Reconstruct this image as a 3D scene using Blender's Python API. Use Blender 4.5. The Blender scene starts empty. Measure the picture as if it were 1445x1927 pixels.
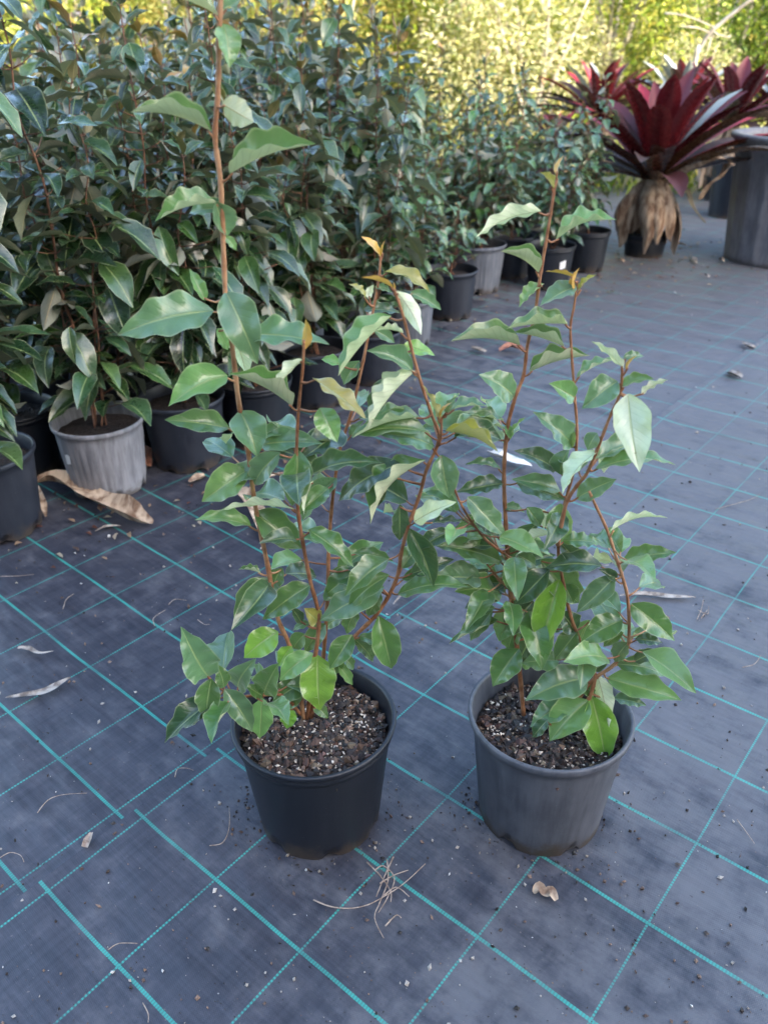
import bpy, math, random
from mathutils import Vector, Matrix, noise
random.seed(11)
R = math.radians
scene = bpy.context.scene
col = scene.collection

# ------------------------------------------------------------------ camera
PX = 1927.0
FPX = 1534.08
PITCH = R(29.936); ROLL = R(-0.6585)
EYE = Vector((0, 0, 1.0))
fwd = Vector((0, math.cos(PITCH), -math.sin(PITCH)))
rt0 = Vector((1, 0, 0)); up0 = rt0.cross(fwd)
RT = math.cos(ROLL) * rt0 + math.sin(ROLL) * up0
UP = -math.sin(ROLL) * rt0 + math.cos(ROLL) * up0
cam_d = bpy.data.cameras.new('camera')
cam = bpy.data.objects.new('camera', cam_d); col.objects.link(cam)
m = Matrix.Identity(4)
for i, v in enumerate((RT, UP, -fwd)):
    for k in range(3): m[k][i] = v[k]
m.translation = EYE
cam.matrix_world = m
cam_d.sensor_fit = 'VERTICAL'; cam_d.sensor_height = 36; cam_d.sensor_width = 27
cam_d.lens = 36 * FPX / PX
cam_d.clip_start = 0.02; cam_d.clip_end = 600
cam_d.dof.use_dof = True; cam_d.dof.focus_distance = 1.12; cam_d.dof.aperture_fstop = 5.6
scene.camera = cam

# ------------------------------------------------------------------ sky and sun
SUN_EL, SUN_AZ = 23.0, 142.0
world = bpy.data.worlds.new('World'); scene.world = world; world.use_nodes = True
wn = world.node_tree; bg = wn.nodes['Background']
sky = wn.nodes.new('ShaderNodeTexSky'); sky.sky_type = 'NISHITA'; sky.sun_disc = False
sky.sun_elevation = R(SUN_EL); sky.sun_rotation = R(SUN_AZ)
sky.air_density = 1.0; sky.dust_density = 2.5; sky.ozone_density = 1.0
wn.links.new(sky.outputs[0], bg.inputs[0]); bg.inputs[1].default_value = 0.15
sd = bpy.data.lights.new('sun', 'SUN'); sd.energy = 2.0; sd.angle = R(0.6); sd.color = (1, 0.93, 0.80)
sun = bpy.data.objects.new('sun', sd); col.objects.link(sun)
sdir = Vector((math.sin(R(SUN_AZ)) * math.cos(R(SUN_EL)), math.cos(R(SUN_AZ)) * math.cos(R(SUN_EL)), math.sin(R(SUN_EL))))
sun.rotation_euler = (-sdir).to_track_quat('-Z', 'Y').to_euler(); sun.location = sdir * 40
scene.view_settings.view_transform = 'Standard'; scene.view_settings.look = 'None'
scene.view_settings.gamma = 1; scene.view_settings.exposure = 2.98
scene.cycles.max_bounces = 6; scene.cycles.transparent_max_bounces = 8

# ------------------------------------------------------------------ helpers
def ray(u, v):
    return (FPX * fwd + (u - 722.5) * RT - (v - 963.5) * UP)
def on_ground(u, v, z=0.0):
    d = ray(u, v); return EYE + d * ((z - EYE.z) / d.z)
def at_depth(u, v, Y):                      # the point of that sight line which lies in the plane y = Y
    d = ray(u, v); return EYE + d * (Y / d.y)

class MB:
    def __init__(s):
        s.v = []; s.f = []; s.uv = []; s.top = []; s.und = []; s.mi = []
    def vert(s, p, uv=(0, 0), top=(0, 0, 0), und=(0, 0, 0)):
        s.v.append(tuple(p)); s.uv.append(uv); s.top.append(top); s.und.append(und); return len(s.v) - 1
    def face(s, idx, mi=0): s.f.append(tuple(idx)); s.mi.append(mi)
    def build(s, name, mats, parent=None, smooth=True, attrs=False):
        me = bpy.data.meshes.new(name); me.from_pydata(s.v, [], s.f)
        if not isinstance(mats, (list, tuple)): mats = [mats]
        for mm in mats: me.materials.append(mm)
        me.polygons.foreach_set('use_smooth', [smooth] * len(s.f))
        me.polygons.foreach_set('material_index', s.mi)
        uvl = me.uv_layers.new(name='UVMap')
        li = [0] * len(me.loops); me.loops.foreach_get('vertex_index', li)
        flat = []
        for i in li: flat += s.uv[i]
        uvl.data.foreach_set('uv', flat)
        if attrs:
            for nm, arr in (('top', s.top), ('und', s.und)):
                a = me.color_attributes.new(nm, 'FLOAT_COLOR', 'POINT')
                fl = []
                for c in arr: fl += [c[0], c[1], c[2], 1.0]
                a.data.foreach_set('color', fl)
        me.update()
        o = bpy.data.objects.new(name, me); col.objects.link(o)
        if parent: o.parent = parent
        return o

def tag(o, label=None, cat=None, group=None, kind=None):
    if label: o['label'] = label
    if cat: o['category'] = cat
    if group: o['group'] = group
    if kind: o['kind'] = kind
    return o
def empty(name, loc=(0, 0, 0), rz=0, label=None, cat=None, group=None):
    o = bpy.data.objects.new(name, None); col.objects.link(o); o.location = loc; o.rotation_euler = (0, 0, rz)
    o.empty_display_size = 0.05
    return tag(o, label, cat, group)
kids = {}
def own(parent, child):
    child.parent = parent; kids.setdefault(parent.name, []).append(child); return child
def copy_tree(o, parent=None):
    c = o.copy(); col.objects.link(c)
    if parent: own(parent, c)
    for ch in list(kids.get(o.name, [])): copy_tree(ch, c)
    return c

def tube(mb, pts, rads, n=8, mi=0, c0=(0, 0, 0), cap=True):
    pts = [Vector(p) for p in pts]; rings = []
    pr = None
    for i, p in enumerate(pts):
        d = (pts[min(i + 1, len(pts) - 1)] - pts[max(i - 1, 0)]).normalized()
        if pr is None:
            a = Vector((0, 0, 1)) if abs(d.z) < 0.9 else Vector((1, 0, 0)); pr = d.cross(a).normalized()
        else: pr = (pr - d * pr.dot(d)).normalized()
        q = d.cross(pr)
        rings.append([mb.vert(p + (pr * math.cos(2 * math.pi * k / n) + q * math.sin(2 * math.pi * k / n)) * rads[i], (k / n, i / len(pts)), c0) for k in range(n)])
    for a, b in zip(rings, rings[1:]):
        for k in range(n): mb.face((a[k], a[(k + 1) % n], b[(k + 1) % n], b[k]), mi)
    if cap: mb.face(rings[0][::-1], mi); mb.face(rings[-1], mi)

def smooth_path(pts, n=4):
    pts = [Vector(p) for p in pts]; out = []
    for i in range(len(pts) - 1):
        p0 = pts[max(i - 1, 0)]; p1 = pts[i]; p2 = pts[i + 1]; p3 = pts[min(i + 2, len(pts) - 1)]
        for k in range(n):
            t = k / n
            out.append(0.5 * ((2 * p1) + (-p0 + p2) * t + (2 * p0 - 5 * p1 + 4 * p2 - p3) * t * t + (-p0 + 3 * p1 - 3 * p2 + p3) * t ** 3))
    out.append(pts[-1]); return out

def prof(t):                                 # ovate blade with a drawn-out tip
    P = [(0, 0.05), (.05, .34), (.12, .66), (.2, .86), (.3, .98), (.4, 1.0), (.5, .94), (.62, .83), (.74, .63), (.84, .41), (.92, .20), (1, 0.012)]
    for (a, x), (b, y) in zip(P, P[1:]):
        if t <= b:
            k = (t - a) / (b - a); return x + (y - x) * k
    return 0.012
def leaf(mb, B, T, ratio, N, fold=22, bulge=.08, wav=.03, ph=0., top=(0, .1, 0), und=(.3, .3, .2), ns=14, nh=4, freq=2.6, curl=0.):
    A = T - B; L = A.length
    if L < 1e-5: return
    a = A / L; n = (N - a * N.dot(a)).normalized(); s = a.cross(n); fo = R(fold)
    rows = []
    for i in range(ns + 1):
        t = i / ns
        hw = ratio * L / 2 * prof(t)
        c = B + a * (L * t) + n * (bulge * L * math.sin(math.pi * t)) + s * (L * .03 * math.sin(ph * 3 + 1) * math.sin(math.pi * t))
        tw = 0.55 * math.sin(ph) * (t - .3)
        row = []
        for j in range(-nh, nh + 1):
            u = j / nh; k = 1 if u > 0 else -1
            wv = wav * L * abs(u) ** 1.7 * math.sin(2 * math.pi * freq * t + ph + (1.7 if u > 0 else 0)) * min(1, prof(t) * 1.6)
            e = 1 + abs(u) * (.028 * math.sin(5.5 * t * math.pi + ph * 2 + k) + (.010) * math.sin(11 * t * math.pi + ph * 5 + 2 * k))
            x = u * hw * e
            fa = fo + tw * k + curl * abs(u)
            row.append(mb.vert(c + s * (x * math.cos(fa)) + n * (abs(x) * abs(u) ** .35 * math.sin(fa) * 1.08 + wv), (u * .5 + .5, t), top, und))
        rows.append(row)
    for r0, r1 in zip(rows, rows[1:]):
        for j in range(2 * nh): mb.face((r0[j], r0[j + 1], r1[j + 1], r1[j]))

def jit(c, a=.2, rnd=random):
    k = 1 + rnd.uniform(-a, a); return tuple(max(0, x * k * (1 + rnd.uniform(-a, a) * .35)) for x in c)

# ------------------------------------------------------------------ materials
def mat(name):
    mt = bpy.data.materials.new(name); mt.use_nodes = True
    nt = mt.node_tree; return mt, nt, nt.nodes['Principled BSDF']
def N_(nt, t, **k):
    n = nt.nodes.new(t)
    for a, b in k.items(): setattr(n, a, b)
    return n
def math_(nt, op, a, b=None, c=None, clamp=False):
    n = nt.nodes.new('ShaderNodeMath'); n.operation = op; n.use_clamp = clamp
    for i, x in enumerate((a, b, c)):
        if x is None: continue
        if isinstance(x, (int, float)): n.inputs[i].default_value = x
        else: nt.links.new(x, n.inputs[i])
    return n.outputs[0]
def mix_(nt, f, a, b, mode='MIX'):
    n = nt.nodes.new('ShaderNodeMix'); n.data_type = 'RGBA'; n.blend_type = mode
    for i, x in ((0, f), (6, a), (7, b)):
        if isinstance(x, (int, float)): n.inputs[i].default_value = x
        elif isinstance(x, tuple): n.inputs[i].default_value = (*x, 1)
        else: nt.links.new(x, n.inputs[i])
    return n.outputs[2]
def noise_(nt, vec, scale, detail=4, rough=.55, dist=0.):
    n = nt.nodes.new('ShaderNodeTexNoise'); n.inputs['Scale'].default_value = scale
    n.inputs['Detail'].default_value = detail; n.inputs['Roughness'].default_value = rough; n.inputs['Distortion'].default_value = dist
    if vec is not None: nt.links.new(vec, n.inputs['Vector'])
    return n.outputs[0]
def ramp_(nt, f, a, b):                     # smooth step from a to b
    n = nt.nodes.new('ShaderNodeMapRange'); n.interpolation_type = 'SMOOTHSTEP'
    nt.links.new(f, n.inputs[0]); n.inputs[1].default_value = a; n.inputs[2].default_value = b
    return n.outputs[0]
def bump_(nt, h, strength, dist, bsdf=None):
    n = nt.nodes.new('ShaderNodeBump'); n.inputs['Strength'].default_value = strength; n.inputs['Distance'].default_value = dist
    nt.links.new(h, n.inputs['Height'])
    if bsdf: nt.links.new(n.outputs[0], bsdf.inputs['Normal'])
    return n.outputs[0]
def scaled(nt, vec, s):
    n = nt.nodes.new('ShaderNodeMapping'); n.inputs['Scale'].default_value = s; nt.links.new(vec, n.inputs['Vector']); return n.outputs[0]

def leaf_material(name, rough=.30, trans=.18, veins=1., spec=.55, mott=.55, sheen=.34):
    mt, nt, b = mat(name); L = nt.links
    tc = N_(nt, 'ShaderNodeTexCoord'); geo = N_(nt, 'ShaderNodeNewGeometry')
    at = N_(nt, 'ShaderNodeAttribute', attribute_name='top'); au = N_(nt, 'ShaderNodeAttribute', attribute_name='und')
    sx = N_(nt, 'ShaderNodeSeparateXYZ'); L.new(tc.outputs['UV'], sx.inputs[0])
    m_ = math_(nt, 'MULTIPLY', math_(nt, 'ABSOLUTE', math_(nt, 'SUBTRACT', sx.outputs[0], .5)), 2.)
    rib = math_(nt, 'SUBTRACT', 1., ramp_(nt, m_, .02, .085))
    edge = ramp_(nt, m_, .90, .985)
    # side veins run obliquely from the midrib
    ph = math_(nt, 'ADD', math_(nt, 'MULTIPLY', sx.outputs[1], 62.), math_(nt, 'MULTIPLY', m_, -13.))
    vein = math_(nt, 'POWER', math_(nt, 'ADD', math_(nt, 'MULTIPLY', math_(nt, 'SINE', ph), .5), .5), 9.)
    nz = noise_(nt, tc.outputs['Object'], 38, 5, .6); nb = noise_(nt, tc.outputs['Object'], 420, 2)
    top = mix_(nt, math_(nt, 'MULTIPLY', ramp_(nt, nz, .35, .7), mott), at.outputs[0], mix_(nt, 1., at.outputs[0], (1.55, 1.4, 1.3), 'MULTIPLY'))
    top = mix_(nt, math_(nt, 'MULTIPLY', vein, .07 * veins), top, (.22, .33, .13))
    top = mix_(nt, math_(nt, 'MULTIPLY', rib, .6 * veins), top, (.34, .42, .17))
    top = mix_(nt, math_(nt, 'MULTIPLY', edge, .45 * veins), top, (.42, .44, .26))
    spot = ramp_(nt, noise_(nt, tc.outputs['Object'], 130, 3, .6), .69, .74)
    top = mix_(nt, math_(nt, 'MULTIPLY', spot, .5 * veins), top, (.16, .13, .07))
    und = mix_(nt, math_(nt, 'MULTIPLY', rib, .6 * veins), au.outputs[0], (.42, .32, .16))
    und = mix_(nt, math_(nt, 'MULTIPLY', vein, .22 * veins), und, (.32, .30, .17))
    c = mix_(nt, geo.outputs['Backfacing'], top, und)
    L.new(c, b.inputs['Base Color'])
    rg = math_(nt, 'ADD', math_(nt, 'MULTIPLY', geo.outputs['Backfacing'], .3), math_(nt, 'ADD', math_(nt, 'MULTIPLY', nz, .22), rough - .1))
    L.new(rg, b.inputs['Roughness'])
    b.inputs['Specular IOR Level'].default_value = spec
    L.new(math_(nt, 'MULTIPLY', math_(nt, 'SUBTRACT', 1., geo.outputs['Backfacing']), sheen * veins), b.inputs['Sheen Weight']); b.inputs['Sheen Roughness'].default_value = .38; b.inputs['Sheen Tint'].default_value = (.78, .92, .92, 1)
    b.inputs['Coat Roughness'].default_value = .17
    L.new(math_(nt, 'MULTIPLY', math_(nt, 'SUBTRACT', 1., geo.outputs['Backfacing']), .55 * veins), b.inputs['Coat Weight'])
    h = math_(nt, 'ADD', math_(nt, 'MULTIPLY', nb, .15), math_(nt, 'ADD', math_(nt, 'MULTIPLY', vein, -.12), math_(nt, 'ADD', nz, math_(nt, 'MULTIPLY', rib, -.7))))
    nrm = bump_(nt, h, .6, .0022, b)
    tr = N_(nt, 'ShaderNodeBsdfTranslucent'); L.new(mix_(nt, 1., mix_(nt, math_(nt, 'ADD', math_(nt, 'MULTIPLY', geo.outputs['Backfacing'], .45), .4), top, und), (1.35, 1.45, .75), 'MULTIPLY'), tr.inputs[0])
    mx = N_(nt, 'ShaderNodeMixShader'); mx.inputs[0].default_value = trans
    L.new(b.outputs[0], mx.inputs[1]); L.new(tr.outputs[0], mx.inputs[2])
    L.new(mx.outputs[0], nt.nodes['Material Output'].inputs['Surface'])
    return mt
M_leaf = leaf_material('leaf', trans=.24)
M_leaf_row = leaf_material('leaf_row', trans=.14, sheen=.0, rough=.27)
M_brom = leaf_material('bromeliad_leaf', rough=.26, trans=.08, veins=0., spec=.5, mott=.15)
M_bush = leaf_material('bush_leaf', rough=.5, trans=.35, veins=0., spec=.3)

def simple(name, c1, c2, scale=20, rough=.6, bs=.3, bd=.003, stretch=(1, 1, 1), spec=.4, lo=.35, hi=.65, coord='Object', detail=5):
    mt, nt, b = mat(name); tc = N_(nt, 'ShaderNodeTexCoord')
    v = scaled(nt, tc.outputs[coord], stretch)
    n1 = noise_(nt, v, scale, detail)
    nt.links.new(mix_(nt, ramp_(nt, n1, lo, hi), c1, c2), b.inputs['Base Color'])
    b.inputs['Roughness'].default_value = rough; b.inputs['Specular IOR Level'].default_value = spec
    if bs: bump_(nt, noise_(nt, v, scale * 2.3, 5), bs, bd, b)
    return mt
M_stem = simple('stem_bark', (.20, .075, .03), (.34, .16, .08), 60, .55, .5, .001)
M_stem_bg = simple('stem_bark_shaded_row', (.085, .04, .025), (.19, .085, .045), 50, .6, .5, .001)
M_stem_old = simple('stem_bark_old', (.28, .12, .055), (.46, .25, .13), 50, .6, .6, .001)
M_dead = simple('dead_leaf', (.17, .095, .055), (.52, .39, .27), 40, .8, .6, .004, (1, 1, .25))
M_strip = simple('bleached_strip', (.14, .11, .09), (.42, .36, .30), 60, .8, .6, .002)
M_white = simple('white_dry_leaf', (.62, .58, .52), (.8, .76, .7), 40, .7, .3, .002)
M_red = simple('red_brown_dry_leaf', (.16, .05, .03), (.33, .15, .09), 50, .75, .5, .002)
M_twig = simple('twig', (.22, .15, .11), (.40, .31, .24), 120, .8, .3, .001)
M_perl = simple('perlite', (.36, .27, .2), (.72, .64, .54), 30, .85, .5, .002)
M_tag = simple('white_sticker', (.6, .6, .6), (.72, .72, .72), 20, .5, 0)

def soil_material():
    mt, nt, b = mat('potting_mix'); tc = N_(nt, 'ShaderNodeTexCoord'); o = tc.outputs['Object']
    vo = N_(nt, 'ShaderNodeTexVoronoi'); vo.inputs['Scale'].default_value = 190; nt.links.new(o, vo.inputs['Vector'])
    c = mix_(nt, noise_(nt, o, 90, 5), (.010, .007, .006), (.036, .023, .018))
    c = mix_(nt, math_(nt, 'MULTIPLY', ramp_(nt, vo.outputs['Color'], .72, .95), .5), c, (.10, .062, .045))
    nt.links.new(c, b.inputs['Base Color']); b.inputs['Roughness'].default_value = .8
    bump_(nt, math_(nt, 'ADD', vo.outputs['Distance'], noise_(nt, o, 160, 5)), .9, .006, b)
    return mt
M_soil = soil_material()
def chip_material():
    mt, nt, b = mat('bark_chips'); at = N_(nt, 'ShaderNodeAttribute', attribute_name='top'); tc = N_(nt, 'ShaderNodeTexCoord')
    c = mix_(nt, noise_(nt, tc.outputs['Object'], 300, 3), mix_(nt, 1., at.outputs[0], (.6, .6, .6), 'MULTIPLY'), at.outputs[0])
    nt.links.new(c, b.inputs['Base Color']); b.inputs['Roughness'].default_value = .65
    bump_(nt, noise_(nt, tc.outputs['Object'], 400, 4), .6, .001, b)
    return mt
M_chip = chip_material()

def pot_material(name, c1, c2, rough, streak=.5, mud=.5):
    mt, nt, b = mat(name); tc = N_(nt, 'ShaderNodeTexCoord'); o = tc.outputs['Object']
    sp = N_(nt, 'ShaderNodeSeparateXYZ'); nt.links.new(o, sp.inputs[0])
    st = noise_(nt, scaled(nt, o, (1, 1, .12)), 75, 4, .6)
    bl = noise_(nt, o, 13, 5, .6)
    f = math_(nt, 'ADD', math_(nt, 'MULTIPLY', st, streak), math_(nt, 'MULTIPLY', bl, 1 - streak))
    c = mix_(nt, ramp_(nt, f, .32, .68), c1, c2)
    # splashed mud that clings in ragged patches to the foot
    z = math_(nt, 'ADD', sp.outputs[2], math_(nt, 'MULTIPLY', math_(nt, 'SUBTRACT', noise_(nt, o, 22, 6, .7), .5), .11))
    mf = math_(nt, 'MULTIPLY', math_(nt, 'SUBTRACT', 1., ramp_(nt, z, .0, .034)), mud)
    c = mix_(nt, mf, c, (.055, .04, .028))
    sc = ramp_(nt, noise_(nt, scaled(nt, o, (1, 1, 3)), 170, 3, .7), .66, .76)
    c = mix_(nt, math_(nt, 'MULTIPLY', sc, .35), c, (.24, .23, .22))
    nt.links.new(c, b.inputs['Base Color'])
    nt.links.new(math_(nt, 'ADD', math_(nt, 'MULTIPLY', f, .25), rough - .1), b.inputs['Roughness'])
    bump_(nt, math_(nt, 'ADD', st, math_(nt, 'MULTIPLY', noise_(nt, o, 300, 3), .4)), .16, .0015, b)
    return mt
P_black = pot_material('black_plastic', (.006, .008, .013), (.011, .014, .021), .42, mud=.8)
P_worn = pot_material('worn_grey_plastic', (.045, .048, .058), (.105, .108, .122), .46, mud=1.)
P_grey = pot_material('faded_grey_plastic', (.13, .13, .145), (.25, .25, .27), .6, streak=.75, mud=.8)
P_navy = pot_material('dark_blue_plastic', (.011, .014, .023), (.022, .026, .037), .45, mud=.8)
P_mid = pot_material('dull_grey_plastic', (.075, .085, .105), (.14, .15, .175), .55, streak=.7, mud=.8)
P_big = pot_material('weathered_grey_plastic', (.10, .097, .105), (.19, .183, .188), .55, streak=.6, mud=.6)

def mat_material(name, off):
    """woven black weed mat with teal guide lines; object x runs along the thick lines, y across them"""
    mt, nt, b = mat(name); L = nt.links; tc = N_(nt, 'ShaderNodeTexCoord'); o = tc.outputs['Object']
    sp = N_(nt, 'ShaderNodeSeparateXYZ'); L.new(o, sp.inputs[0])
    def lines(coord, spacing, half, other, thick):
        w = math_(nt, 'MULTIPLY', math_(nt, 'SUBTRACT', noise_(nt, scaled(nt, o, (1, 1, 1)), 2.2, 2), .5), .012)
        x = math_(nt, 'ADD', coord, w)
        d = math_(nt, 'MULTIPLY', math_(nt, 'ABSOLUTE', math_(nt, 'SUBTRACT', math_(nt, 'FRACT', math_(nt, 'ADD', math_(nt, 'DIVIDE', x, spacing), 100.5)), .5)), spacing)
        ln = math_(nt, 'SUBTRACT', 1., ramp_(nt, d, half * .8, half * 1.15))
        dash = math_(nt, 'ADD', math_(nt, 'MULTIPLY', math_(nt, 'SINE', math_(nt, 'MULTIPLY', other, 1500. if thick else 1300.)), .5), .5)
        return math_(nt, 'MULTIPLY', ln, math_(nt, 'ADD', math_(nt, 'MULTIPLY', dash, .45 if thick else .75), .5 if thick else .2), clamp=True)
    A = lines(sp.outputs[1], .15685, .0025, sp.outputs[0], True)
    B = lines(sp.outputs[0], .16214, .0015, sp.outputs[1], False)
    ln = math_(nt, 'MAXIMUM', A, B)
    wear = math_(nt, 'ADD', math_(nt, 'MULTIPLY', ramp_(nt, noise_(nt, o, 9, 4), .3, .65), .55), .42)
    ln = math_(nt, 'MULTIPLY', ln, wear)
    # weave: fine ribs along both tapes
    wx = math_(nt, 'SINE', math_(nt, 'MULTIPLY', sp.outputs[0], 2300.)); wy = math_(nt, 'SINE', math_(nt, 'MULTIPLY', sp.outputs[1], 1500.))
    weave = math_(nt, 'MULTIPLY', wx, wy)
    tape = noise_(nt, scaled(nt, o, (3, 160, 1)), 1.0, 3, .6); tape2 = noise_(nt, scaled(nt, o, (120, 3, 1)), 1.0, 3, .6)
    blot = noise_(nt, scaled(nt, o, (1, 2.6, 1)), 2.6, 8, .7); blot2 = noise_(nt, o, 17, 5, .65)
    f = math_(nt, 'ADD', math_(nt, 'MULTIPLY', tape, .30), math_(nt, 'ADD', math_(nt, 'MULTIPLY', tape2, .24), math_(nt, 'ADD', math_(nt, 'MULTIPLY', blot, .20), math_(nt, 'MULTIPLY', blot2, .26))))
    c = mix_(nt, ramp_(nt, f, .26, .74), (.012, .014, .022), (.064, .062, .076))
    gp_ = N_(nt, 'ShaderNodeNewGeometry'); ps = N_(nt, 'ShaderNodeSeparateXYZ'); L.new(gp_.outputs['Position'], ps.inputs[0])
    sky_sheen = ramp_(nt, math_(nt, 'ADD', ps.outputs[0], math_(nt, 'MULTIPLY', math_(nt, 'SUBTRACT', blot, .5), 1.6)), -.45, 1.1)   # paints sky sheen into the colour, paler towards the right
    dust_sheen = math_(nt, 'MULTIPLY', ramp_(nt, math_(nt, 'ADD', math_(nt, 'MULTIPLY', sky_sheen, .25), math_(nt, 'ADD', math_(nt, 'MULTIPLY', blot, .40), math_(nt, 'MULTIPLY', blot2, .55))), .46, .72), .5)
    c = mix_(nt, dust_sheen, c, (.165, .158, .160))
    fleck = ramp_(nt, noise_(nt, o, 210, 2, .5), .70, .77)
    c = mix_(nt, math_(nt, 'MULTIPLY', fleck, .5), c, (.20, .16, .13))
    grit = ramp_(nt, noise_(nt, o, 150, 2, .5), .70, .76)
    c = mix_(nt, math_(nt, 'MULTIPLY', grit, .6), c, (.02, .016, .014))
    c = mix_(nt, ln, c, (.035, .34, .27))
    L.new(c, b.inputs['Base Color'])
    L.new(math_(nt, 'ADD', math_(nt, 'MULTIPLY', blot2, .25), .36), b.inputs['Roughness'])
    b.inputs['Specular IOR Level'].default_value = .5
    h = math_(nt, 'ADD', math_(nt, 'MULTIPLY', weave, .25), math_(nt, 'ADD', math_(nt, 'MULTIPLY', tape, 1.), math_(nt, 'MULTIPLY', tape2, .7)))
    n1 = N_(nt, 'ShaderNodeBump'); n1.inputs['Strength'].default_value = .45; n1.inputs['Distance'].default_value = .0008; L.new(h, n1.inputs['Height'])
    n2 = N_(nt, 'ShaderNodeBump'); n2.inputs['Strength'].default_value = .85; n2.inputs['Distance'].default_value = .02
    L.new(noise_(nt, scaled(nt, o, (1, 2.2, 1)), 4.5, 3, .5), n2.inputs['Height']); L.new(n1.outputs[0], n2.inputs['Normal']); L.new(n2.outputs[0], b.inputs['Normal'])
    return mt

# ------------------------------------------------------------------ ground
M_grass_g = simple('grassy_ground', (.09, .10, .025), (.26, .24, .07), 2.5, .9, .8, .05)
mb = MB()                                   # one sheet to the horizon, rising into a bank behind the nursery
xs = [-400, -120, -40] + [-20 + i * 1.25 for i in range(33)] + [40, 120, 400]
ys = [-400, -100, -30, -10, 0, 4, 6] + [6.6 + i * .7 for i in range(22)] + [30, 60, 120, 400]
def terr(x, y):
    b = max(0, min(1, (y - 7.2) / 9)); return -.02 + 2.6 * b * b * (3 - 2 * b) + (noise.noise(Vector((x * .3, y * .3, 0))) * .25 * min(1, max(0, (y - 6.8) / 2)))
idx = [[mb.vert((x, y, terr(x, y))) for y in ys] for x in xs]
for i in range(len(xs) - 1):
    for j in range(len(ys) - 1): mb.face((idx[i][j], idx[i + 1][j], idx[i + 1][j + 1], idx[i][j + 1]))
g = mb.build('ground', M_grass_g); tag(g, kind='structure')

def weed_mat(name, ox, oy, th, x0, x1, y0, y1, z, m_, lift=False):
    mb = MB(); nx = int((x1 - x0) / .07); ny = int((y1 - y0) / .07); idx = []
    for i in range(nx + 1):
        row = []
        for j in range(ny + 1):
            x = x0 + (x1 - x0) * i / nx; y = y0 + (y1 - y0) * j / ny
            e = .0016 * noise.noise(Vector((x * 2.1, y * 2.6, z * 90))) if 0 < i < nx else (.003 + .004 * noise.noise(Vector((y * 3.1, 4.2, 0))) if i == 0 and lift else 0)
            row.append(mb.vert((x, y, e)))
        idx.append(row)
    for i in range(nx):
        for j in range(ny): mb.face((idx[i][j], idx[i][j + 1], idx[i + 1][j + 1], idx[i + 1][j]) if True else ())
    o = mb.build(name, m_); o.location = (ox, oy, z)
    # local x = thick-line direction, local y = the direction across the thick lines
    e1 = Vector((math.cos(th), math.sin(th), 0)); e2 = Vector((math.sin(th), -math.cos(th), 0))
    mw = Matrix.Identity(4)
    for k in range(3): mw[k][0] = e1[k]; mw[k][1] = -e2[k]; mw[k][2] = (0, 0, 1)[k]
    mw.translation = (ox, oy, z); o.matrix_world = mw
    for p in o.data.polygons: pass
    o.data.flip_normals()
    tag(o, kind='structure'); return o
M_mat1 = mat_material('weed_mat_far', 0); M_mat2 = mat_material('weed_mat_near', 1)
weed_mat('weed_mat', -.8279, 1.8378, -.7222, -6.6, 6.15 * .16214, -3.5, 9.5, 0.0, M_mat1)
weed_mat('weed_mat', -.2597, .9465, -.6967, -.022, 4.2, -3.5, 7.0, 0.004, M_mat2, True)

# ------------------------------------------------------------------ pots
def pot_mesh(rt=.111, rb=.089, h=.19, ribs=0, notches=8, style='double', soil=.165, seed=0, n=72):
    """lathe wall with rolled rim, drainage notches round the foot, floor plate"""
    rnd = random.Random(seed); mb = MB()
    t = .0022
    wall_top = h - .018
    def rad(z): return rb + (rt * .965 - rb) * (z / h)
    if style == 'double':
        P = [(0, 0), (.006, 0), (.012, 0), (.03, 0), (.06, 0), (.1, 0), (h * .72, 0), (h - .028, 0), (h - .022, .0006), (h - .0205, .0038), (h - .013, .0046), (h - .0115, .0030), (h - .0095, .0032), (h - .008, .0056), (h - .003, .0062), (h, .0045), (h, .0010), (h - .004, -.0012), (h - .03, -.0022)]
    else:
        P = [(0, 0), (.006, 0), (.012, 0), (.03, 0), (.06, 0), (.1, 0), (h * .72, 0), (h - .03, 0), (h - .0155, .0006), (h - .0125, .0044), (h - .009, .0060), (h - .003, .0058), (h, .0040), (h, .0008), (h - .004, -.0012), (h - .03, -.0022)]
    rows = []
    for q, (z, dr) in enumerate(P):
        row = []
        for k in range(n):
            a = 2 * math.pi * k / n
            zz = z
            if notches and z <= .012:
                ph = (a * notches / (2 * math.pi)) % 1.0
                nd = max(0., 1 - abs(ph - .5) / .17)
                zz = z + (.0105 * min(1, nd * 2.2)) * (1 if z < .011 else .25)
            r = rad(z) + dr
            if ribs and .02 < z < h - .032: r += .0016 * (1 if math.sin(a * ribs) > 0 else -.4)
            r += .0009 * math.sin(2 * a + seed) * (z / h)
            row.append(mb.vert((r * math.cos(a), r * math.sin(a), zz)))
        rows.append(row)
    inner = []
    for z in (h - .06, soil * .6, .012):
        inner.append([mb.vert(((rad(z) - t) * math.cos(2 * math.pi * k / n), (rad(z) - t) * math.sin(2 * math.pi * k / n), z)) for k in range(n)])
    rows += inner
    for r0, r1 in zip(rows, rows[1:]):
        for k in range(n): mb.face((r0[k], r0[(k + 1) % n], r1[(k + 1) % n], r1[k]))
    mb.face([rows[-1][k] for k in range(n)])
    return mb, rad
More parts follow.
